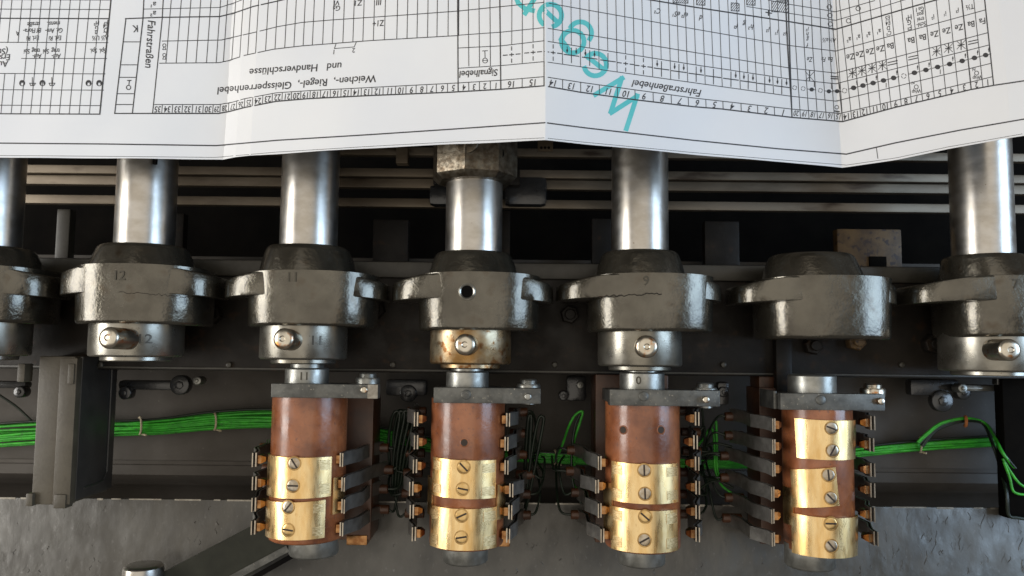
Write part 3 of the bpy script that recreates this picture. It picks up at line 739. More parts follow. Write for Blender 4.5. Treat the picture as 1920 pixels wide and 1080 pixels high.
b = MB(); ribbon3(b, U(405, 1100, z+.3), U(540, 1028, z+.3), 4.2, .8); b.build('edge_strip', 'plate', t, smooth=0)
b = MB(); ribbon3(b, U(428, 1110, z-1), U(548, 1042, z-1), 3.2, .8); b.build('edge_strip', 'void', t, smooth=0)
q = U(252, 1074, -22)
t = thing('chrome_cap', (q.x, q.y, -22), 'round chrome cap cut by the bottom edge of the photo', 'cap')
b = MB(); b.lathe((q.x, q.y-30, -34), (q.x, q.y+2, -34), [(0, 12.3), (28, 12.3), (30.6, 12.0), (31.6, 11.0), (32, 9.5)], 40); b.build('cap', 'steel', t)

# dark castings seen under the beam
def casting(px0, px1, py0, py1, z, lab, knobs, mt='black_gloss'):
    p0 = U(px0, py1, z); p1 = U(px1, py0, z)
    t = thing('link_casting', (p0.x, p0.y, z), lab, 'casting', 'dark link castings under the beam')
    b = MB(); b.box(p0.x, p1.x, p0.y, p1.y, z-9, z, bev=2.6); b.build('link', mt, t)
    for (kx, ky, kr, kz, kn) in knobs:
        q = U(kx, ky, z+kz); b = MB(); kr *= .75 if kn == 'boss' else 1; b.cyl((q.x, q.y, z-4), (q.x, q.y, z+kz), kr, 24, bev=min(.7, kr*.2)); b.cyl((q.x, q.y, z+kz-.2), (q.x, q.y, z+kz+1.2), kr*.45, 6, bev=.3); b.build(kn, 'stub' if kn == 'pin' else mt, t)
casting(220, 340, 714, 731, -66, 'glossy black link with a round boss right of the left bracket', [(336, 722, 9, 3, 'boss'), (233, 737, 4.5, 4, 'bolt'), (369, 714, 3, 6, 'pin')])
casting(-20, 48, 715, 728, -66, 'glossy black link left of the left bracket', [(35, 735, 4, 4, 'bolt')])
casting(722, 800, 712, 742, -72, 'black link casting between the leftmost drum and its neighbour', [(765, 738, 8, 2, 'boss')])
casting(1062, 1100, 705, 752, -66, 'small grey hinge plate left of the drum with two holes', [(1057, 742, 3.5, 4, 'bolt'), (1088, 722, 2.5, 3, 'pin')])
casting(1346, 1368, 716, 760, -50, 'small dark bracket lug right of the drum with two holes', [(1357, 735, 3.5, 3, 'bolt')])
casting(1708, 1800, 712, 742, -66, 'dark stepped link casting between the three plate drum and the right bracket', [(1808, 735, 7, 4, 'boss'), (1768, 752, 10, 2, 'boss')])
casting(1800, 1872, 722, 734, -60, 'grey rod under the beam beside the right bracket', [(1806, 728, 3.2, 5, 'pin')], 'stub')
for (px, py, lab) in ((1605, 640, 'rusty round bolt under the shaftless hub'), (1525, 648, 'dull dark bolt under the left part of the shaftless hub'), (398, 590, 'dark bolt at the right foot of hub 12'), (705, 580, 'dark bolt in the gap between the stubby pin hub and the oil hole hub'),
                      (1068, 590, 'dark bolt at the left foot of hub 9'), (1748, 645, 'dark bolt left of the collar at the right edge')):
    q = U(px, py, ZB+4); b = MB(); b.cyl((q.x, q.y, ZB-1), (q.x, q.y, ZB+7), 6, 6, bev=.8); b.cyl((q.x, q.y, ZB+6), (q.x, q.y, ZB+10), 3.4, 16, bev=.5)
    tag(b.build('hex_bolt', 'rust' if px == 1605 else 'beam', smooth=25), lab, 'bolt', 'bolts on the beam')

# ================================================================ wires
ZW = -86
main = [(-60, 822), (0, 815), (110, 808), (212, 802), (300, 798), (400, 789), (505, 786), (600, 792), (740, 822), (900, 848), (1040, 857), (1200, 864), (1340, 868), (1450, 862), (1620, 845), (1725, 836), (1880, 826), (1990, 822)]
t = thing('wire_bundle', U(960, 850, ZW), 'bundle of thin bright green wires running along the back panel, tied with string', 'wires')
rnd = random.Random(3)
for i in range(12):
    o_y = -15+30*(i/11)
    oz = rnd.uniform(-3, 3) if i % 2 else 3
    pts = []
    for j, (px, py) in enumerate(main):
        wdt = lerp([(-60, 1.45), (150, 1.25), (220, .8), (500, 1.1), (700, 1.0), (1000, .62), (1500, .6), (1725, .55), (1990, .75)], px)
        pts.append(U(px, py+o_y*wdt+rnd.uniform(-2, 2), ZW+oz))
    b = MB(); b.tube(smoothpath(pts, 7), 0.85, 8)
    b.build('wire', 'wire_green' if i not in (0,) else 'wire_dark', t, smooth=60)
for (px, py, hh, mt) in ((262, 798, 16, 'tie'), (402, 790, 16, 'tie'), (1040, 857, 13, 'tie'), (1725, 834, 14, 'tie')):
    pts = [U(px+3*math.sin(a), py-math.cos(a)*hh, ZW+5*math.sin(a)+1.5) for a in [k_*math.pi/7 for k_ in range(-1, 9)]]
    pts.append(U(px+12, py+hh+2, ZW+4))
    b = MB(); b.tube(pts, .7, 8); b.build('string_tie', mt, t)
def wire(pts, mt, lab, z=ZW+8, r=.85, group=None):
    pp = [U(p[0], p[1], p[2] if len(p) > 2 else z) for p in pts]
    b = MB(); b.tube(smoothpath(pp, 8), r, 8); o = b.build('wire', mt, smooth=60)
    return tag(o, lab, 'wire', group)
t = thing('wire_bundle', U(1810, 790, ZW+10), 'loose green and black wires arching up to an orange tie near the right bracket', 'wires')
for i in range(5):
    pts = [(1720, 832), (1738, 815), (1765, 796), (1810, 787), (1845, 795), (1862, 818), (1878, 850), (1900, 878)] if i < 3 else \
          [(1722, 834), (1745, 806), (1775, 792), (1810, 786), (1838, 794), (1856, 835), (1868, 872), (1880, 920), (1884, 962), (1900, 968), (1925, 972)]
    pp = [U(x_+i*2.0, y_+i*1.6-3, (ZW+10 if x_ < 1850 else (-62 if x_ < 1875 else -46))) for x_, y_ in pts]
    b = MB(); b.tube(smoothpath(pp, 8), .9, 8); b.build('wire', 'wire_green' if i in (0, 1) else 'wire_dark', t, smooth=60)
b = MB(); pts = [U(1810+2*math.sin(a), 790-math.cos(a)*9, ZW+10+4*math.sin(a)) for a in [k_*math.pi/6 for k_ in range(-1, 8)]]
b.tube(pts, 1.1, 8); b.build('orange_tie', 'tie_orange', t)
wire([(1880, 860, -46), (1895, 885, -46), (1910, 905, -46), (1925, 915, -46)], 'wire_green', 'short green wire lying on the right bracket, upper of two', group='wires on the right bracket')
wire([(1882, 866, -46), (1893, 895, -46), (1901, 922, -46), (1925, 928, -46)], 'wire_green', 'short green wire curving down over the right bracket, lower of two', group='wires on the right bracket')
wire([(1048, 850, -70), (1056, 830, -60), (1068, 796, -50), (1080, 777, -50), (1092, 772, -50), (1088, 790, -50), (1076, 830, -52), (1078, 860, -52), (1074, 900, -52), (1082, 918, -45), (1100, 925, -45)], 'wire_green', 'green wire rising in a narrow loop left of the drum with two holes', group='loops between drums')
wire([(1088, 776, -48), (1078, 800, -48), (1072, 850, -48), (1074, 905, -46), (1090, 945, -44)], 'wire_dark', 'dark wire hanging beside the green loop left of the drum with two holes', group='loops between drums')
wire([(1296, 852, -60), (1318, 824, -56), (1332, 803, -54), (1338, 815, -54), (1340, 850, -54), (1341, 880, -54), (1352, 908, -50), (1372, 925, -46)], 'wire_green', 'green wire bent to a sharp peak right of the drum with two holes', group='loops between drums')
wire([(1334, 800, -54), (1342, 790, -54), (1344, 820, -54), (1346, 885, -54), (1360, 893, -52), (1372, 890, -48)], 'wire_green', 'second green wire standing close to the sharp peak right of the two hole drum', group='loops between drums')
for i, (a, c) in enumerate((((1300, 862), (1370, 852)), ((1322, 838), (1372, 838)), ((1310, 918), (1372, 902)), ((1325, 900), (1375, 915)))):
    wire([(a[0], a[1], -40), ((a[0]+c[0])/2-6, (a[1]+c[1])/2-7, -44), (c[0], c[1], -44)], 'wire_dark', 'short dark wire end between the two right drums, %s' % ['from the third spring', 'highest and strongly bent', 'lowest', 'second lowest, crossing another'][i], group='dark wire ends between the right drums')
wire([(985, 955, -50), (990, 900, -44), (1000, 830, -40), (1010, 785, -38), (1018, 782, -38), (1019, 792, -38), (1008, 850, -40), (994, 920, -44), (984, 960, -50)], 'wire_dark', 'tall black wire loop leaning right of the drum with one hole', r=1.0, group='black wire loops')
wire([(984, 900, -50), (986, 850, -44), (990, 790, -38), (994, 778, -38), (996, 790, -38), (992, 860, -42)], 'wire_dark', 'slim black wire loop close to the right springs of the one hole drum', r=1.3, group='black wire loops')
for i in range(5):
    x_ = 735+i*9
    wire([(x_-4, 880+i*6, -50), (x_-6, 820, -44), (x_+2, 778-i, -38), (x_+12, 772, -38), (x_+14, 785, -38), (x_+4-i*2, 850, -42), (x_-i*4, 930-i*5, -50)], 'wire_dark',
         'black wire loop right of the leftmost drum, %s' % ['nearest to its springs', 'second from its springs', 'middle one of five', 'fourth from its springs', 'farthest from its springs'][i], r=1.0, group='black wire loops')
wire([(-10, 735, -80), (30, 762, -84), (60, 790, -86)], 'wire_dark', 'thin black wire slanting behind the left bracket, above the green bundle')

# ================================================================ paper plan
KN = [(-400, 42), (-165, 40), (-156, 46), (-146, 50.5), (-130, 54.5), (16, 88), (186, 40), (253, 87), (420, 170)]
TILT = 0.07
YREF = 90.0
def g(x, y): return lerp(KN, x) - TILT*(y-YREF) + 0.9*math.sin(x/21+1.0+y/60)*math.sin(y/27+.4) + 0.35*math.sin(x/9.0-y/17)
def onpaper(px, py, lift=0.0):
    d = ray(px, py); d = d/(-d.z); lo, hi = 250.0, 470.0
    f = lambda t: (CAM.z-t) - g(d.x*t, d.y*t)
    # first hit from the camera
    a = 200.0; fa = f(a)
    t = a
    while t < 480:
        t2 = t+8
        if f(t2) <= 0: break
        t = t2
    a, c = t, t+8
    for _ in range(26):
        m = (a+c)/2
        if f(m) > 0: a = m
        else: c = m
    return CAM + d*(a-lift)
edge_px = [(-60, 296), (0, 295.5), (200, 297), (395, 299), (405, 299), (520, 289), (700, 278), (850, 270), (1020, 262.5), (1100, 271), (1300, 290), (1480, 305), (1587, 313.5), (1680, 300), (1780, 279), (1917, 255), (1985, 244)]
E = [onpaper(*p) for p in edge_px]
Etab = [(e.x, e.y) for e in E]
paper = thing('paper_plan', (0, YREF, 70), 'large folded white paper plan with upside down printed table, lying across the shafts', 'paper plan')
xs = set(); x = -420
while x <= 420: xs.add(round(x, 2)); x += 3
for kx, _ in KN:
    xs.add(kx); xs.add(kx-.5); xs.add(kx+.5)
xs = sorted(x for x in xs if Etab[0][0] <= x <= Etab[-1][0])
b = MB(); NY = 34; vs = []; fs = []
for x in xs:
    for j in range(NY+1):
        y = lerp(Etab, x) + 170*j/NY
        vs.append((x, y, g(x, y)))
nb = len(vs); vs += [(v[0], v[1], v[2]-0.15) for v in vs]
for i in range(len(xs)-1):
    for j in range(NY):
        q = i*(NY+1)+j; fs.append((q, q+NY+1, q+NY+2, q+1)); fs.append((nb+q, nb+q+1, nb+q+NY+2, nb+q+NY+1))
    q = i*(NY+1); fs.append((q, nb+q, nb+q+NY+1, q+NY+1))
b.add(vs, fs); b.build('sheet', 'paper', paper, smooth=6)

INK = MB(); TEAL = MB(); TXT = MB(); TXL = MB(); TXR = MB()
def stroke(pts, wd=1.3, b=None, lift=.10, step=9.0):
    b = b or INK
    lift0 = lift
    for si, ((x0, y0), (x1, y1)) in enumerate(zip(pts, pts[1:])):
        lift = lift0+0.006*(si % 3)
        L = math.hypot(x1-x0, y1-y0)
        if L < .01: continue
        if max(y0, y1) < -6: continue
        n = max(1, int(L/step)); nx, ny = -(y1-y0)/L*wd/2, (x1-x0)/L*wd/2
        ex, ey = (x1-x0)/L*wd*.3, (y1-y0)/L*wd*.3
        row = []
        for i in range(n+1):
            t = i/n; x = x0+(x1-x0)*t; y = y0+(y1-y0)*t
            if i == 0: x -= ex; y -= ey
            if i == n: x += ex; y += ey
            row.append((onpaper(x-nx, y-ny, lift), onpaper(x+nx, y+ny, lift)))
        for (a, c), (a2, c2) in zip(row, row[1:]): b.add([a, a2, c2, c], [(0, 1, 2, 3)])
def T(s, px, py, size, ang_=180.0, sx=1.0, shear=.18, b=None):
    b = b or (TXL if px < 212 else (TXR if px > 1486 else TXT))
    if 150 < ang_ < 210: ang_ = 360-ang_
    size *= 1.32
    vs, fs = text_tris(s); ca, sa = math.cos(R(ang_)), math.sin(R(ang_)); out = []
    for v in vs:
        X = (v.x+v.y*shear)*size*sx; Y = v.y*size
        out.append(onpaper(px+X*ca+Y*sa, py+(X*sa-Y*ca), .11))
    b.add(out, fs)
def circ(px, py, r, wd=1.2, n=14, dash=False):
    for i in range(n):
        if dash and i % 3 == 0: continue
        a0, a1 = 2*math.pi*i/n, 2*math.pi*(i+1)/n
        stroke([(px+r*math.cos(a0), py+r*math.sin(a0)), (px+r*math.cos(a1), py+r*math.sin(a1))], wd)
def disc(px, py, r, ry=None):
    ry = ry or r; n = 14
    INK.add([onpaper(px+r*math.cos(2*math.pi*i/n), py+ry*math.sin(2*math.pi*i/n), .12) for i in range(n)], [tuple(range(n))])
# row curves
rB = [(286, 212.7), (410, 212.7), (434, 208), (459, 201.4), (518, 190), (578, 185), (696, 179), (844, 173), (939, 167.4), (1020, 160.8), (1087, 172.7), (1191, 187), (1300, 200), (1354, 204.4), (1484, 220), (1580, 228), (1678, 201.4), (1820, 168), (1863, 160)]
rN = [(290, 196), (410, 196), (434, 192), (459, 185), (518, 174), (578, 170), (859, 155.5), (939, 150.5), (1020, 143.7), (1087, 154), (1300, 183.6), (1484, 204.4), (1575, 212.7), (1678, 188.7), (1860, 144)]
rA = [(299, 118.5), (410, 117.5), (427, 114), (459, 103.7), (512, 92.4), (566, 86), (696, 76), (859, 66.6), (939, 60)]
rM = [(304, 77), (415, 75), (445, 68), (480, 60), (520, 50), (566, 42), (620, 37.5), (760, 28), (859, 20.7), (939, 12.4), (1020, 4.4)]
r35 = [(235, 35), (300, 32.5), (412, 31), (440, 24), (475, 12), (520, 2), (545, -4)]
r17 = [(270, 17), (412, 14), (440, 5), (460, -3)]
def poly(tab, a=None, c=None):
    a = tab[0][0] if a is None else a; c = tab[-1][0] if c is None else c
    return [(a, lerp(tab, a))]+[p for p in tab if a < p[0] < c]+[(c, lerp(tab, c))]
stroke(poly(rB), 2.4); stroke(poly(rN), 1.5); stroke(poly(rA, 299, 859), 1.6); stroke(poly(rM, 304, 1020), 1.5); stroke(poly(r35), 2.2); stroke(poly(r17), 1.3)
# frame line and edge line
brd = [(-40, 268), (200, 270), (405, 273), (520, 263), (700, 252), (850, 242), (1022, 230), (1100, 240), (1300, 263), (1460, 279), (1587, 289), (1678, 268), (1800, 244), (1985, 212)]
stroke(brd, 2.4)
stroke([(x, y-4) for x, y in edge_px if x < 1980], .8)
stroke([(1643, 276), (1646, 297)], 1.3)
# right continuation
stroke([(1863, 160), (1990, 141)], 2.4)
# main columns 35..5 (left part); boundaries between numbers at the number row
def yl_at(tab, x): return lerp(tab, x)
cb = [286, 303, 322.5, 341, 360, 380, 398.5, 412, 428, 443, 458, 473, 492, 510, 528.5, 546, 563.5, 581, 600.5, 619, 639, 658, 677, 697, 718, 741.5, 761, 780, 800, 818, 839, 859]
nums = list(range(35, 4, -1))
def up_x(xb, y):   # columns lean towards the middle as they go away
    yb = lerp(rB, xb); return xb+(yb-y)*(0.085*(900-xb)/600)
for i, xb in enumerate(cb):
    yb, yn = lerp(rB, xb), lerp(rN, xb)
    stroke([(xb, yb), (up_x(xb, yn), yn)], 1.3)
    if i < len(nums):
        xm = (cb[i]+cb[i+1])/2
        T(str(nums[i]), xm+1, (lerp(rB, xm)+lerp(rN, xm))/2, 12.5 if cb[i+1]-cb[i] > 16 else 11.5, 180+4 if 412 < xm < 520 else 181, .78 if cb[i+1]-cb[i] > 16 else .62)
    # grid above
    ya = lerp(rA, up_x(xb, 100))
    if i > 0: stroke([(up_x(xb, ya), ya), (up_x(xb, -8), -8)], 2.0 if xb in (859,) else 1.3)
stroke([(286, 212.7), (304, 35), (306, 0), (307, -8)], 1.8)
stroke([(859, 172), (858, -8)], 2.2)
# signal area 4..1 and 16 15 then right
rS1 = [(859, 90), (939, 86), (1020, 76.4), (1300, 121), (1480, 148), (1567, 157), (1854, 84.4)]
rS2 = [(859, 128), (938, 123)]
rS3 = [(859, 66), (939, 60.3), (1020, 51.8), (1300, 98), (1480, 127.4), (1567, 137), (1852, 61.3)]
rS4 = [(1020, 4.4), (1300, 54), (1480, 85.3), (1567, 95.7), (1848, 18.4)]
rS5 = [(939, 123), (1020, 115.5), (1300, 155), (1480, 180), (1567, 189.6), (1857, 119)]
rS6 = [(1160, -10), (1300, 13), (1480, 40.6), (1567, 54.8), (1713, 11.8), (1790, -10)]
for t_ in (rS1, rS3, rS4, rS5): stroke(poly(t_), 1.4)
stroke(poly(rS2), 1.4); stroke(poly(rS6), 2.4)
stroke([(1400, 12), (1480, 25), (1567, 38), (1640, 17), (1720, -8)], 1.3); stroke([(1440, 0), (1480, 8), (1567, 22), (1640, 1)], 1.3)
for x_, n_ in ((879, 4), (899, 3), (919.5, 2)):
    stroke([(x_, lerp(rB, x_)), (x_-.3, lerp(rN, x_))], 1.3); stroke([(x_, 124), (x_-1, -8)], 1.3)
for x_, n_ in ((870, '4'), (889, '3'), (909, '2'), (930, '1')): T(n_, x_, lerp(rB, x_)-8, 12, 183, .8)
stroke([(939, 167), (937, -8)], 2.2)
T('Signalhebel', 897, 137, 13.5, 183, .92)
# columns to the right of 1
big = [939, 979, 1020, 1055, 1089, 1124, 1158, 1191, 1225, 1259, 1291, 1324, 1356, 1390, 1421, 1452.5, 1485]
bn = list(range(16, 0, -1))
def rx(x, y):
    return x-(lerp(rB, x)-y)*0.055*(x-1000)/500
for i, x_ in enumerate(big):
    stroke([(x_, lerp(rB, x_)), (rx(x_, lerp(rN, x_)), lerp(rN, x_))], 1.3 if i not in (2, 16) else 2)
    if i in (0,): continue
    stroke([(rx(x_, lerp(rS5, x_)), lerp(rS5, x_)), (rx(x_, -8), -8)], 1.2)
    xm = (big[i-1]+x_)/2
    T(str(bn[i-1]), xm, (lerp(rB, xm)+lerp(rN, xm))/2, 13, 183 if i < 3 else 173, .85)
    ym = lerp(rS1, xm); stroke([(rx(xm, ym), ym), (rx(xm, -8), -8)], 1.1)
    # crossing symbol
    yc = (lerp(rS1, xm)+lerp(rS5, xm))/2; xc_ = rx(xm, yc); sl = -.09 if i < 3 else .13
    if i in (1, 2, 3, 7, 8):
        for a_, c_ in ((-16, -8), (-4, 4), (8, 16)): stroke([(xc_+a_, yc+a_*sl), (xc_+c_, yc+c_*sl)], 1.9)
        for a_, c_ in ((-15, -8), (-3, 3), (8, 15)): stroke([(xc_, yc+a_), (xc_, yc+c_)], 1.6)
    else:
        stroke([(xc_-14, yc-14*sl), (xc_+14, yc+14*sl)], 1.9); stroke([(xc_, yc-14), (xc_, yc+14)], 1.5)
        for sd in ((-8, 9) if i in (4, 5, 10, 14, 16) else ((-8,) if i == 9 else ((9,) if i in (11, 13, 15) else ()))):
            stroke([(xc_+sd, yc-15+sd*sl), (xc_+sd, yc-4+sd*sl)], 1.4); disc(xc_+sd, yc-8+sd*sl, 1.8, 3)
stroke([(1485, 220), (1479, 40), (1478, -8)], 2.4)
stroke([(1020, 161), (1020, 116)], 1.6)
for hs in (('Fahrstraßenhebel', 1250, 165, 14.5, 171.5, .98), ('Weichen-,  Riegel-,  Gleissperrenhebel', 556, 158, 14.5, 184.5, 1.0), ('und   Handverschlüsse', 554, 129, 14.5, 184, 1.0)):
    HB = MB(); T(*hs, b=HB); HB.build('printed_heading', 'ink', paper, smooth=0)
stroke([(630, 82), (627, 91), (664, 88), (668, 79)], 1.3); T('1', 626, 97, 9, 184); T('2', 663, 94, 9, 184)
T('Gs', 631, 15, 10, 184); T('VI', 631, 5, 10, 184); T('Z1', 671, 5, 11, 184); T('III', 710, 4, 11, 184); T('Z1+', 709, 43, 12, 184, .8)
# signal symbol
stroke([(904.5, 95.5), (914, 95)], 1.4); stroke([(909, 95.5), (909.5, 109)], 1.4); circ(909.5, 113.5, 4.6); stroke([(905, 113.5), (914, 113)], 1.2)
# small column section 20..14 and 13..1
c2 = [1485, 1501, 1517, 1533, 1549.5, 1565, 1580]
n2 = [20, 19, 18, 17, 16, 15]
for i, x_ in enumerate(c2):
    stroke([(x_, lerp(rB, x_)), (x_-9, lerp(rS4, x_-9)), (x_-13, -8)], 1.3)
    if i: 
        xm = (c2[i-1]+x_)/2; T(str(n2[i-1]), xm, lerp(rB, xm)-9, 11, 174, .68)
        yc = (lerp(rS1, xm)+lerp(rS5, xm))/2-1
        if i in (3, 5, 6): disc(xm-3, yc, 4.2, 3.8); stroke([(xm-11, yc-1), (xm+5, yc+1)], 1.2); stroke([(xm+2, yc-14), (xm+2, yc-5)], 1.3)
        else: circ(xm-3, yc, 3.8, 1.1, 12, True)
c3 = [1580, 1597, 1614, 1632, 1652, 1671, 1690, 1709, 1730, 1752, 1774, 1797, 1821, 1843, 1863]
n3 = list(range(14, 0, -1))
for i, x_ in enumerate(c3):
    k_ = .105
    stroke([(x_, lerp(rB, x_)), (x_-(lerp(rB, x_)+8)*k_, -8)], 1.3 if i not in (14, 12) else 2.2)
    if i:
        xm = (c3[i-1]+x_)/2; T(str(n3[i-1]), xm-1, (lerp(rB, xm)+lerp(rN, xm))/2, 12.5, 193, .8)
        yc = (lerp(rS1, xm)+lerp(rS5, xm))/2+1; xx = xm-5
        if i in (1, 7): circ(xx, yc+1, 4.4, 1.1, 12, True)
        else:
            disc(xx, yc, 5.2, 4.4); stroke([(xx-10, yc+2.4), (xx+10, yc-2.4)], 1.3)
            if i % 5: stroke([(xx+6, yc-14), (xx+6, yc-6)], 1.2); disc(xx+6, yc-11, 1.4, 2.2)
            else: stroke([(xx+5, yc+5), (xx+5, yc+13)], 1.2)
        yt_ = (lerp(rS3, xm)+lerp(rS1, xm))/2; xx = xm-7; hh = 9
        if i in (2, 3, 4, 5, 10, 11, 12):
            stroke([(xx, yt_-9), (xx, yt_+9)], 1.8); stroke([(xx-8, yt_-7), (xx+8, yt_+7)], 1.0); stroke([(xx-8, yt_+8), (xx+8, yt_-9)], 1.0)
            stroke([(xx-6, yt_+1), (xx+6, yt_-1)], 1.8)
        elif i in (6, 8, 13):
            stroke([(xx-9, yt_), (xx+9, yt_-4)], 1.8); stroke([(xx-9, yt_+5), (xx+9, yt_+1)], 1.8)
        yw = (lerp(rS4, xm)+lerp(rS3, xm))/2; xx = xm-11
        wd_ = {2: 'Ze', 3: 'Ze', 4: 'Ze', 5: 'Ze', 6: 'Ba', 8: 'Ba', 9: 'Ba', 10: 'Ze', 11: 'Ze', 12: 'Ze', 13: 'Ba', 14: 'Fa'}.get(i)
        if wd_: T(wd_, xx, yw, 12, 193, .9)
        yz = yw-34; w2 = {2: ('a²',), 3: ('a¹',), 4: ('a²',), 5: ('a¹',), 6: ('C²', 'D', 'E4', 'E5'), 8: ('F²', 'G', 'H²'), 9: ('Schl-', 'trei', 'goz', 'Gs I'), 10: ('i²',), 11: ('i¹',), 12: ('i²',), 13: ('T½',)}.get(i)
        if w2:
            for q_, s_ in enumerate(w2): T(s_, xx-3-q_*.8, yz+(0 if len(w2) == 1 else 8)-q_*9.5+2, 10 if len(w2) < 4 else 8.5, 193, .85)
for xm, s_ in ((1522, 'Ze'), (1548, 'Fa'), (1561, 'Ba')): T(s_, xm-4, 111, 9.5, 178, .75)
for xm, s_ in ((1514, ('f', 'g', 'h', 'i²')), (1547, ('a½',)), (1560, ('A½',))):
    for q_, z_ in enumerate(s_): T(z_, xm, (84 if len(s_) > 1 else 75)-q_*10, 9, 178, .8)
stroke([(1510, 134), (1526, 152)], 1); stroke([(1527, 134), (1510, 152)], 1); stroke([(1518, 133), (1518, 152)], 2)
stroke([(1558, 143), (1572, 144)], 1.8); stroke([(1558, 147), (1572, 148)], 1.8)
circ(1569, 201, 3.5); stroke([(1565, 208), (1574, 209.5)], 2.2)
circ(1718, 163, 3.8); T('Wsp', 1718, 171, 7.5, 190, .9); T('N', 1712, 155, 6, 190)
circ(1831, 137, 3.8); T('Wsp', 1832, 145, 7.5, 190, .9); T('N', 1826, 130, 6, 190)
for (x_, y_) in ((1555, 13), (1556, 29), (1557, 45), (1591, 39), (1609, 16)): circ(x_, y_, 4.2, 1.3)
# hatched boxes and cross
for (x0, x1, y0, y1) in ((1262, 1290, -8, 5), (1306, 1322, -8, 9), (1371, 1386, 5, 20), (1400, 1416, -8, 9), (1447, 1478, 2, 22), (1455, 1478, -8, 0)):
    xx = x0-12
    while xx < x1+6:
        a_, c_ = max(x0, xx), min(x1, xx+12)
        if c_ > a_: stroke([(a_, y1-(a_-xx)*(y1-y0)/12), (c_, y1-(c_-xx)*(y1-y0)/12)], 1.1)
        xx += 4.2
    stroke([(x0, y0), (x1, y0+2), (x1, y1+1), (x0, y1), (x0, y0)], 1.2)
stroke([(1436, 23), (1447, 25)], 2); stroke([(1441, 19), (1441, 29)], 2)
for x_, y_, s_ in ((1233, 20, 'C²'), (1268, 26, 'eS¹'), (1284, 28, 'el²'), (1314, 33, 'd'), (1380, 48, 'f²'), (1395, 45, 'g'), (1408, 50, 'h²'), (1440, 55, 'i²'), (1456, 60, 'i¹'), (1472, 61, 'i²')): T(s_, x_, y_, 11, 175, .8)
# left: K column
K1 = lambda y: 236-(y-35)*.1185; K2 = lambda y: 268-(y-35)*.112; K3 = lambda y: 304.6-(y-35)*.105
stroke([(K1(35), 35), (K1(212.7), 212.7)], 2.0); stroke([(270, -8), (K2(35), 35), (K2(212.7), 212.7)], 2.0)
stroke([(K1(212.7), 212.7), (290, 212.7)], 2.2)
for y_ in (196, 175.7, 145, 121.5, 78.5): stroke([(K1(y_), y_), (K2(y_), y_)], 1.6)
T('K', 254, 53, 14, 183, .9, 0); T('a¹', 287, 8, 11, 183); T('a²', 287, 25, 11, 183)
T('Fahrstraßen', 281, 83, 15.5, 93.5, .92, .1)
circ(241, 164, 4, 1.5); stroke([(241.5, 160), (242.5, 151)], 1.6); stroke([(239, 151), (246, 150.6)], 1.8)
for y_ in (88, 106): circ(308, y_-3, 3, 1.2, 10); stroke([(305, y_+5), (311, y_+5), (309, y_), (307, y_), (305, y_+5)], 1.2)
# far left table
rows = [(214, 187), (198, 189.6), (169, 194), (138.5, 197), (80, 202.5), (35, 205), (17.8, 206.8), (0, 208)]
for y_, xr_ in rows: stroke([(-60, y_-1), (xr_, y_)], 2.2 if y_ in (214, 35) else 1.4)
stroke([(40, 109.6), (200, 109.6)], 1.3)
for xb in (-54, -35.5, -17, 1.5, 20.7, 38.5, 57, 74, 92.7, 111, 129.5, 148, 167.4):
    segs = [(214, 138), (138, 35), (35, -8)] if xb > 30 else [(214, 138), (80, -8)]
    for y0, y1 in segs: stroke([(xb+(214-y0)*.097, y0), (xb+(214-y1)*.097, y1)], 1.2)
stroke([(187, 214), (208, 0), (209, -8)], 2.6)
for x_ in (41.5, 79.5, 166, 186):
    circ(x_, 156, 5, 1.3); disc(x_, 152.6, 4.2, 2.6) ; disc(x_-3.6, 156.5, 1.6, 3); disc(x_+3.6, 156.5, 1.6, 3)
for x_ in (60.5, 97): stroke([(x_, 145), (x_, 160)], 1.2); stroke([(x_-5, 156), (x_+6, 156)], 1.4); stroke([(x_-5, 156), (x_-3, 160.5), (x_+3, 160.5), (x_+6, 156)], 1.4)
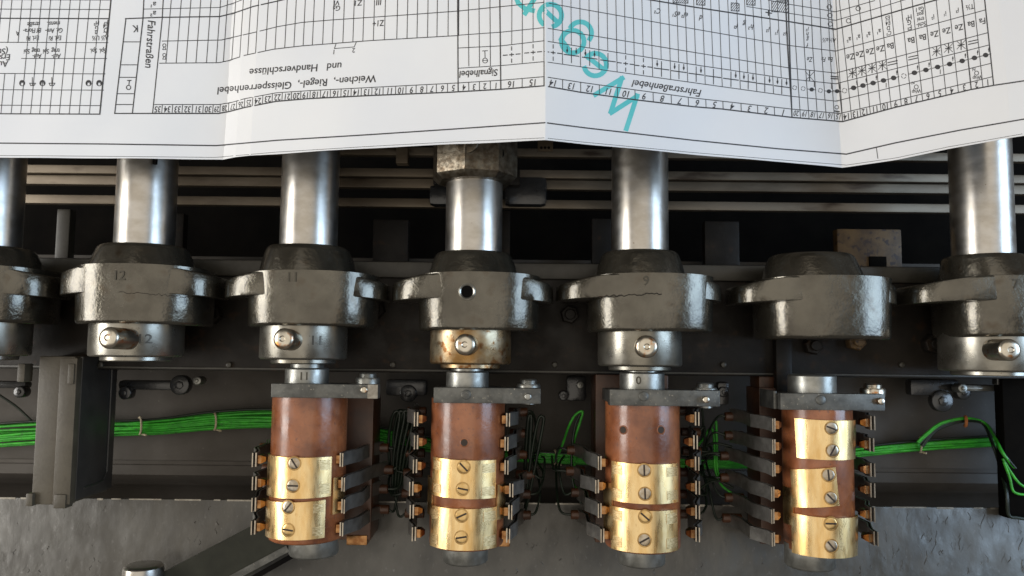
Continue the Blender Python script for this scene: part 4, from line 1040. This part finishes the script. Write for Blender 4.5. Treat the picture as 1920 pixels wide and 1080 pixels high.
for x_, y_, s_ in ((103, 71, 'Erl. Ri'), (101, 57, 'Gr. Am-'), (100, 44, 'mensl.'), (61, 71, 'Erl. Ri'), (60, 57, 'Bf Flora-'), (63, 45, 'straße'), (179, 71, 'U½'), (180, 62, 'n'), (181, 53, 'G'), (181, 43, 'H²'),
                   (196, 71, 'A½'), (197, 63, 'C'), (198, 56, 'D'), (198, 48, 'E4'), (199, 41, 'F²'), (192, 95, 'Spi.'), (175, 95, 'Spi.'), (105, 105, 'Auf-'), (104, 95, 'trag'), (86, 96, 'Spi'), (69, 105, 'Auf-'), (67, 95, 'trag'), (50, 96, 'Spi'), (33, 62, 'A')):
    T(s_, x_, y_, 9.5, 183, .78)
T('Ausf.', -1, 120, 12, 185); T('Ersatz', 0, 108, 12, 185); T('(St)', 4, 96, 12, 185)
# teal handwriting
stroke([(1174, 243), (1195, 178)], 9, TEAL, .05, 3); stroke([(1195, 180), (1145, 212)], 9, TEAL, .052, 3); stroke([(1145, 211), (1166, 146)], 9, TEAL, .054, 3); stroke([(1168, 146), (1115, 178)], 9, TEAL, .056, 3)
def arc(cx, cy, r, a0, a1, n=16, ry=None): 
    ry = ry or r
    return [(cx+r*math.cos(R(a0+(a1-a0)*i/n)), cy+ry*math.sin(R(a0+(a1-a0)*i/n))) for i in range(n+1)]
TLv = [0.05]
def teal(pts, wd=9):
    TLv[0] += 0.001
    stroke(pts, wd, TEAL, .045, 3)
    for ii, (x_, y_) in enumerate(pts[1:-1]):
        TEAL.add([onpaper(x_+wd/2*math.cos(2*math.pi*i/10), y_+wd/2*math.sin(2*math.pi*i/10), .064+.005*(ii % 5)) for i in range(10)], [tuple(range(10))])
teal(arc(1116, 121, 21, -140, 165, 22)); teal([(1101, 106), (1134, 132)])
teal(arc(1074, 78, 21, 0, 360, 24)); teal([(1058, 62), (1052, 74), (1066, 92)]); teal(arc(1088, 62, 21, -150, 35, 14))
teal(arc(1032, 29, 21, -230, 75, 22)); teal([(1016, 14), (1048, 44)])
teal([(966, -8), (972, 6), (984, 16), (1000, 20)]); teal([(984, 26), (998, 4), (1006, -8)])
INK.build('printed_table', 'ink', paper, smooth=0)
for q_ in (TXT, TXL, TXR): q_.build('printed_lettering', 'ink', paper, smooth=0)
tl_ = TEAL.build('teal_lettering', 'teal', paper, smooth=0)
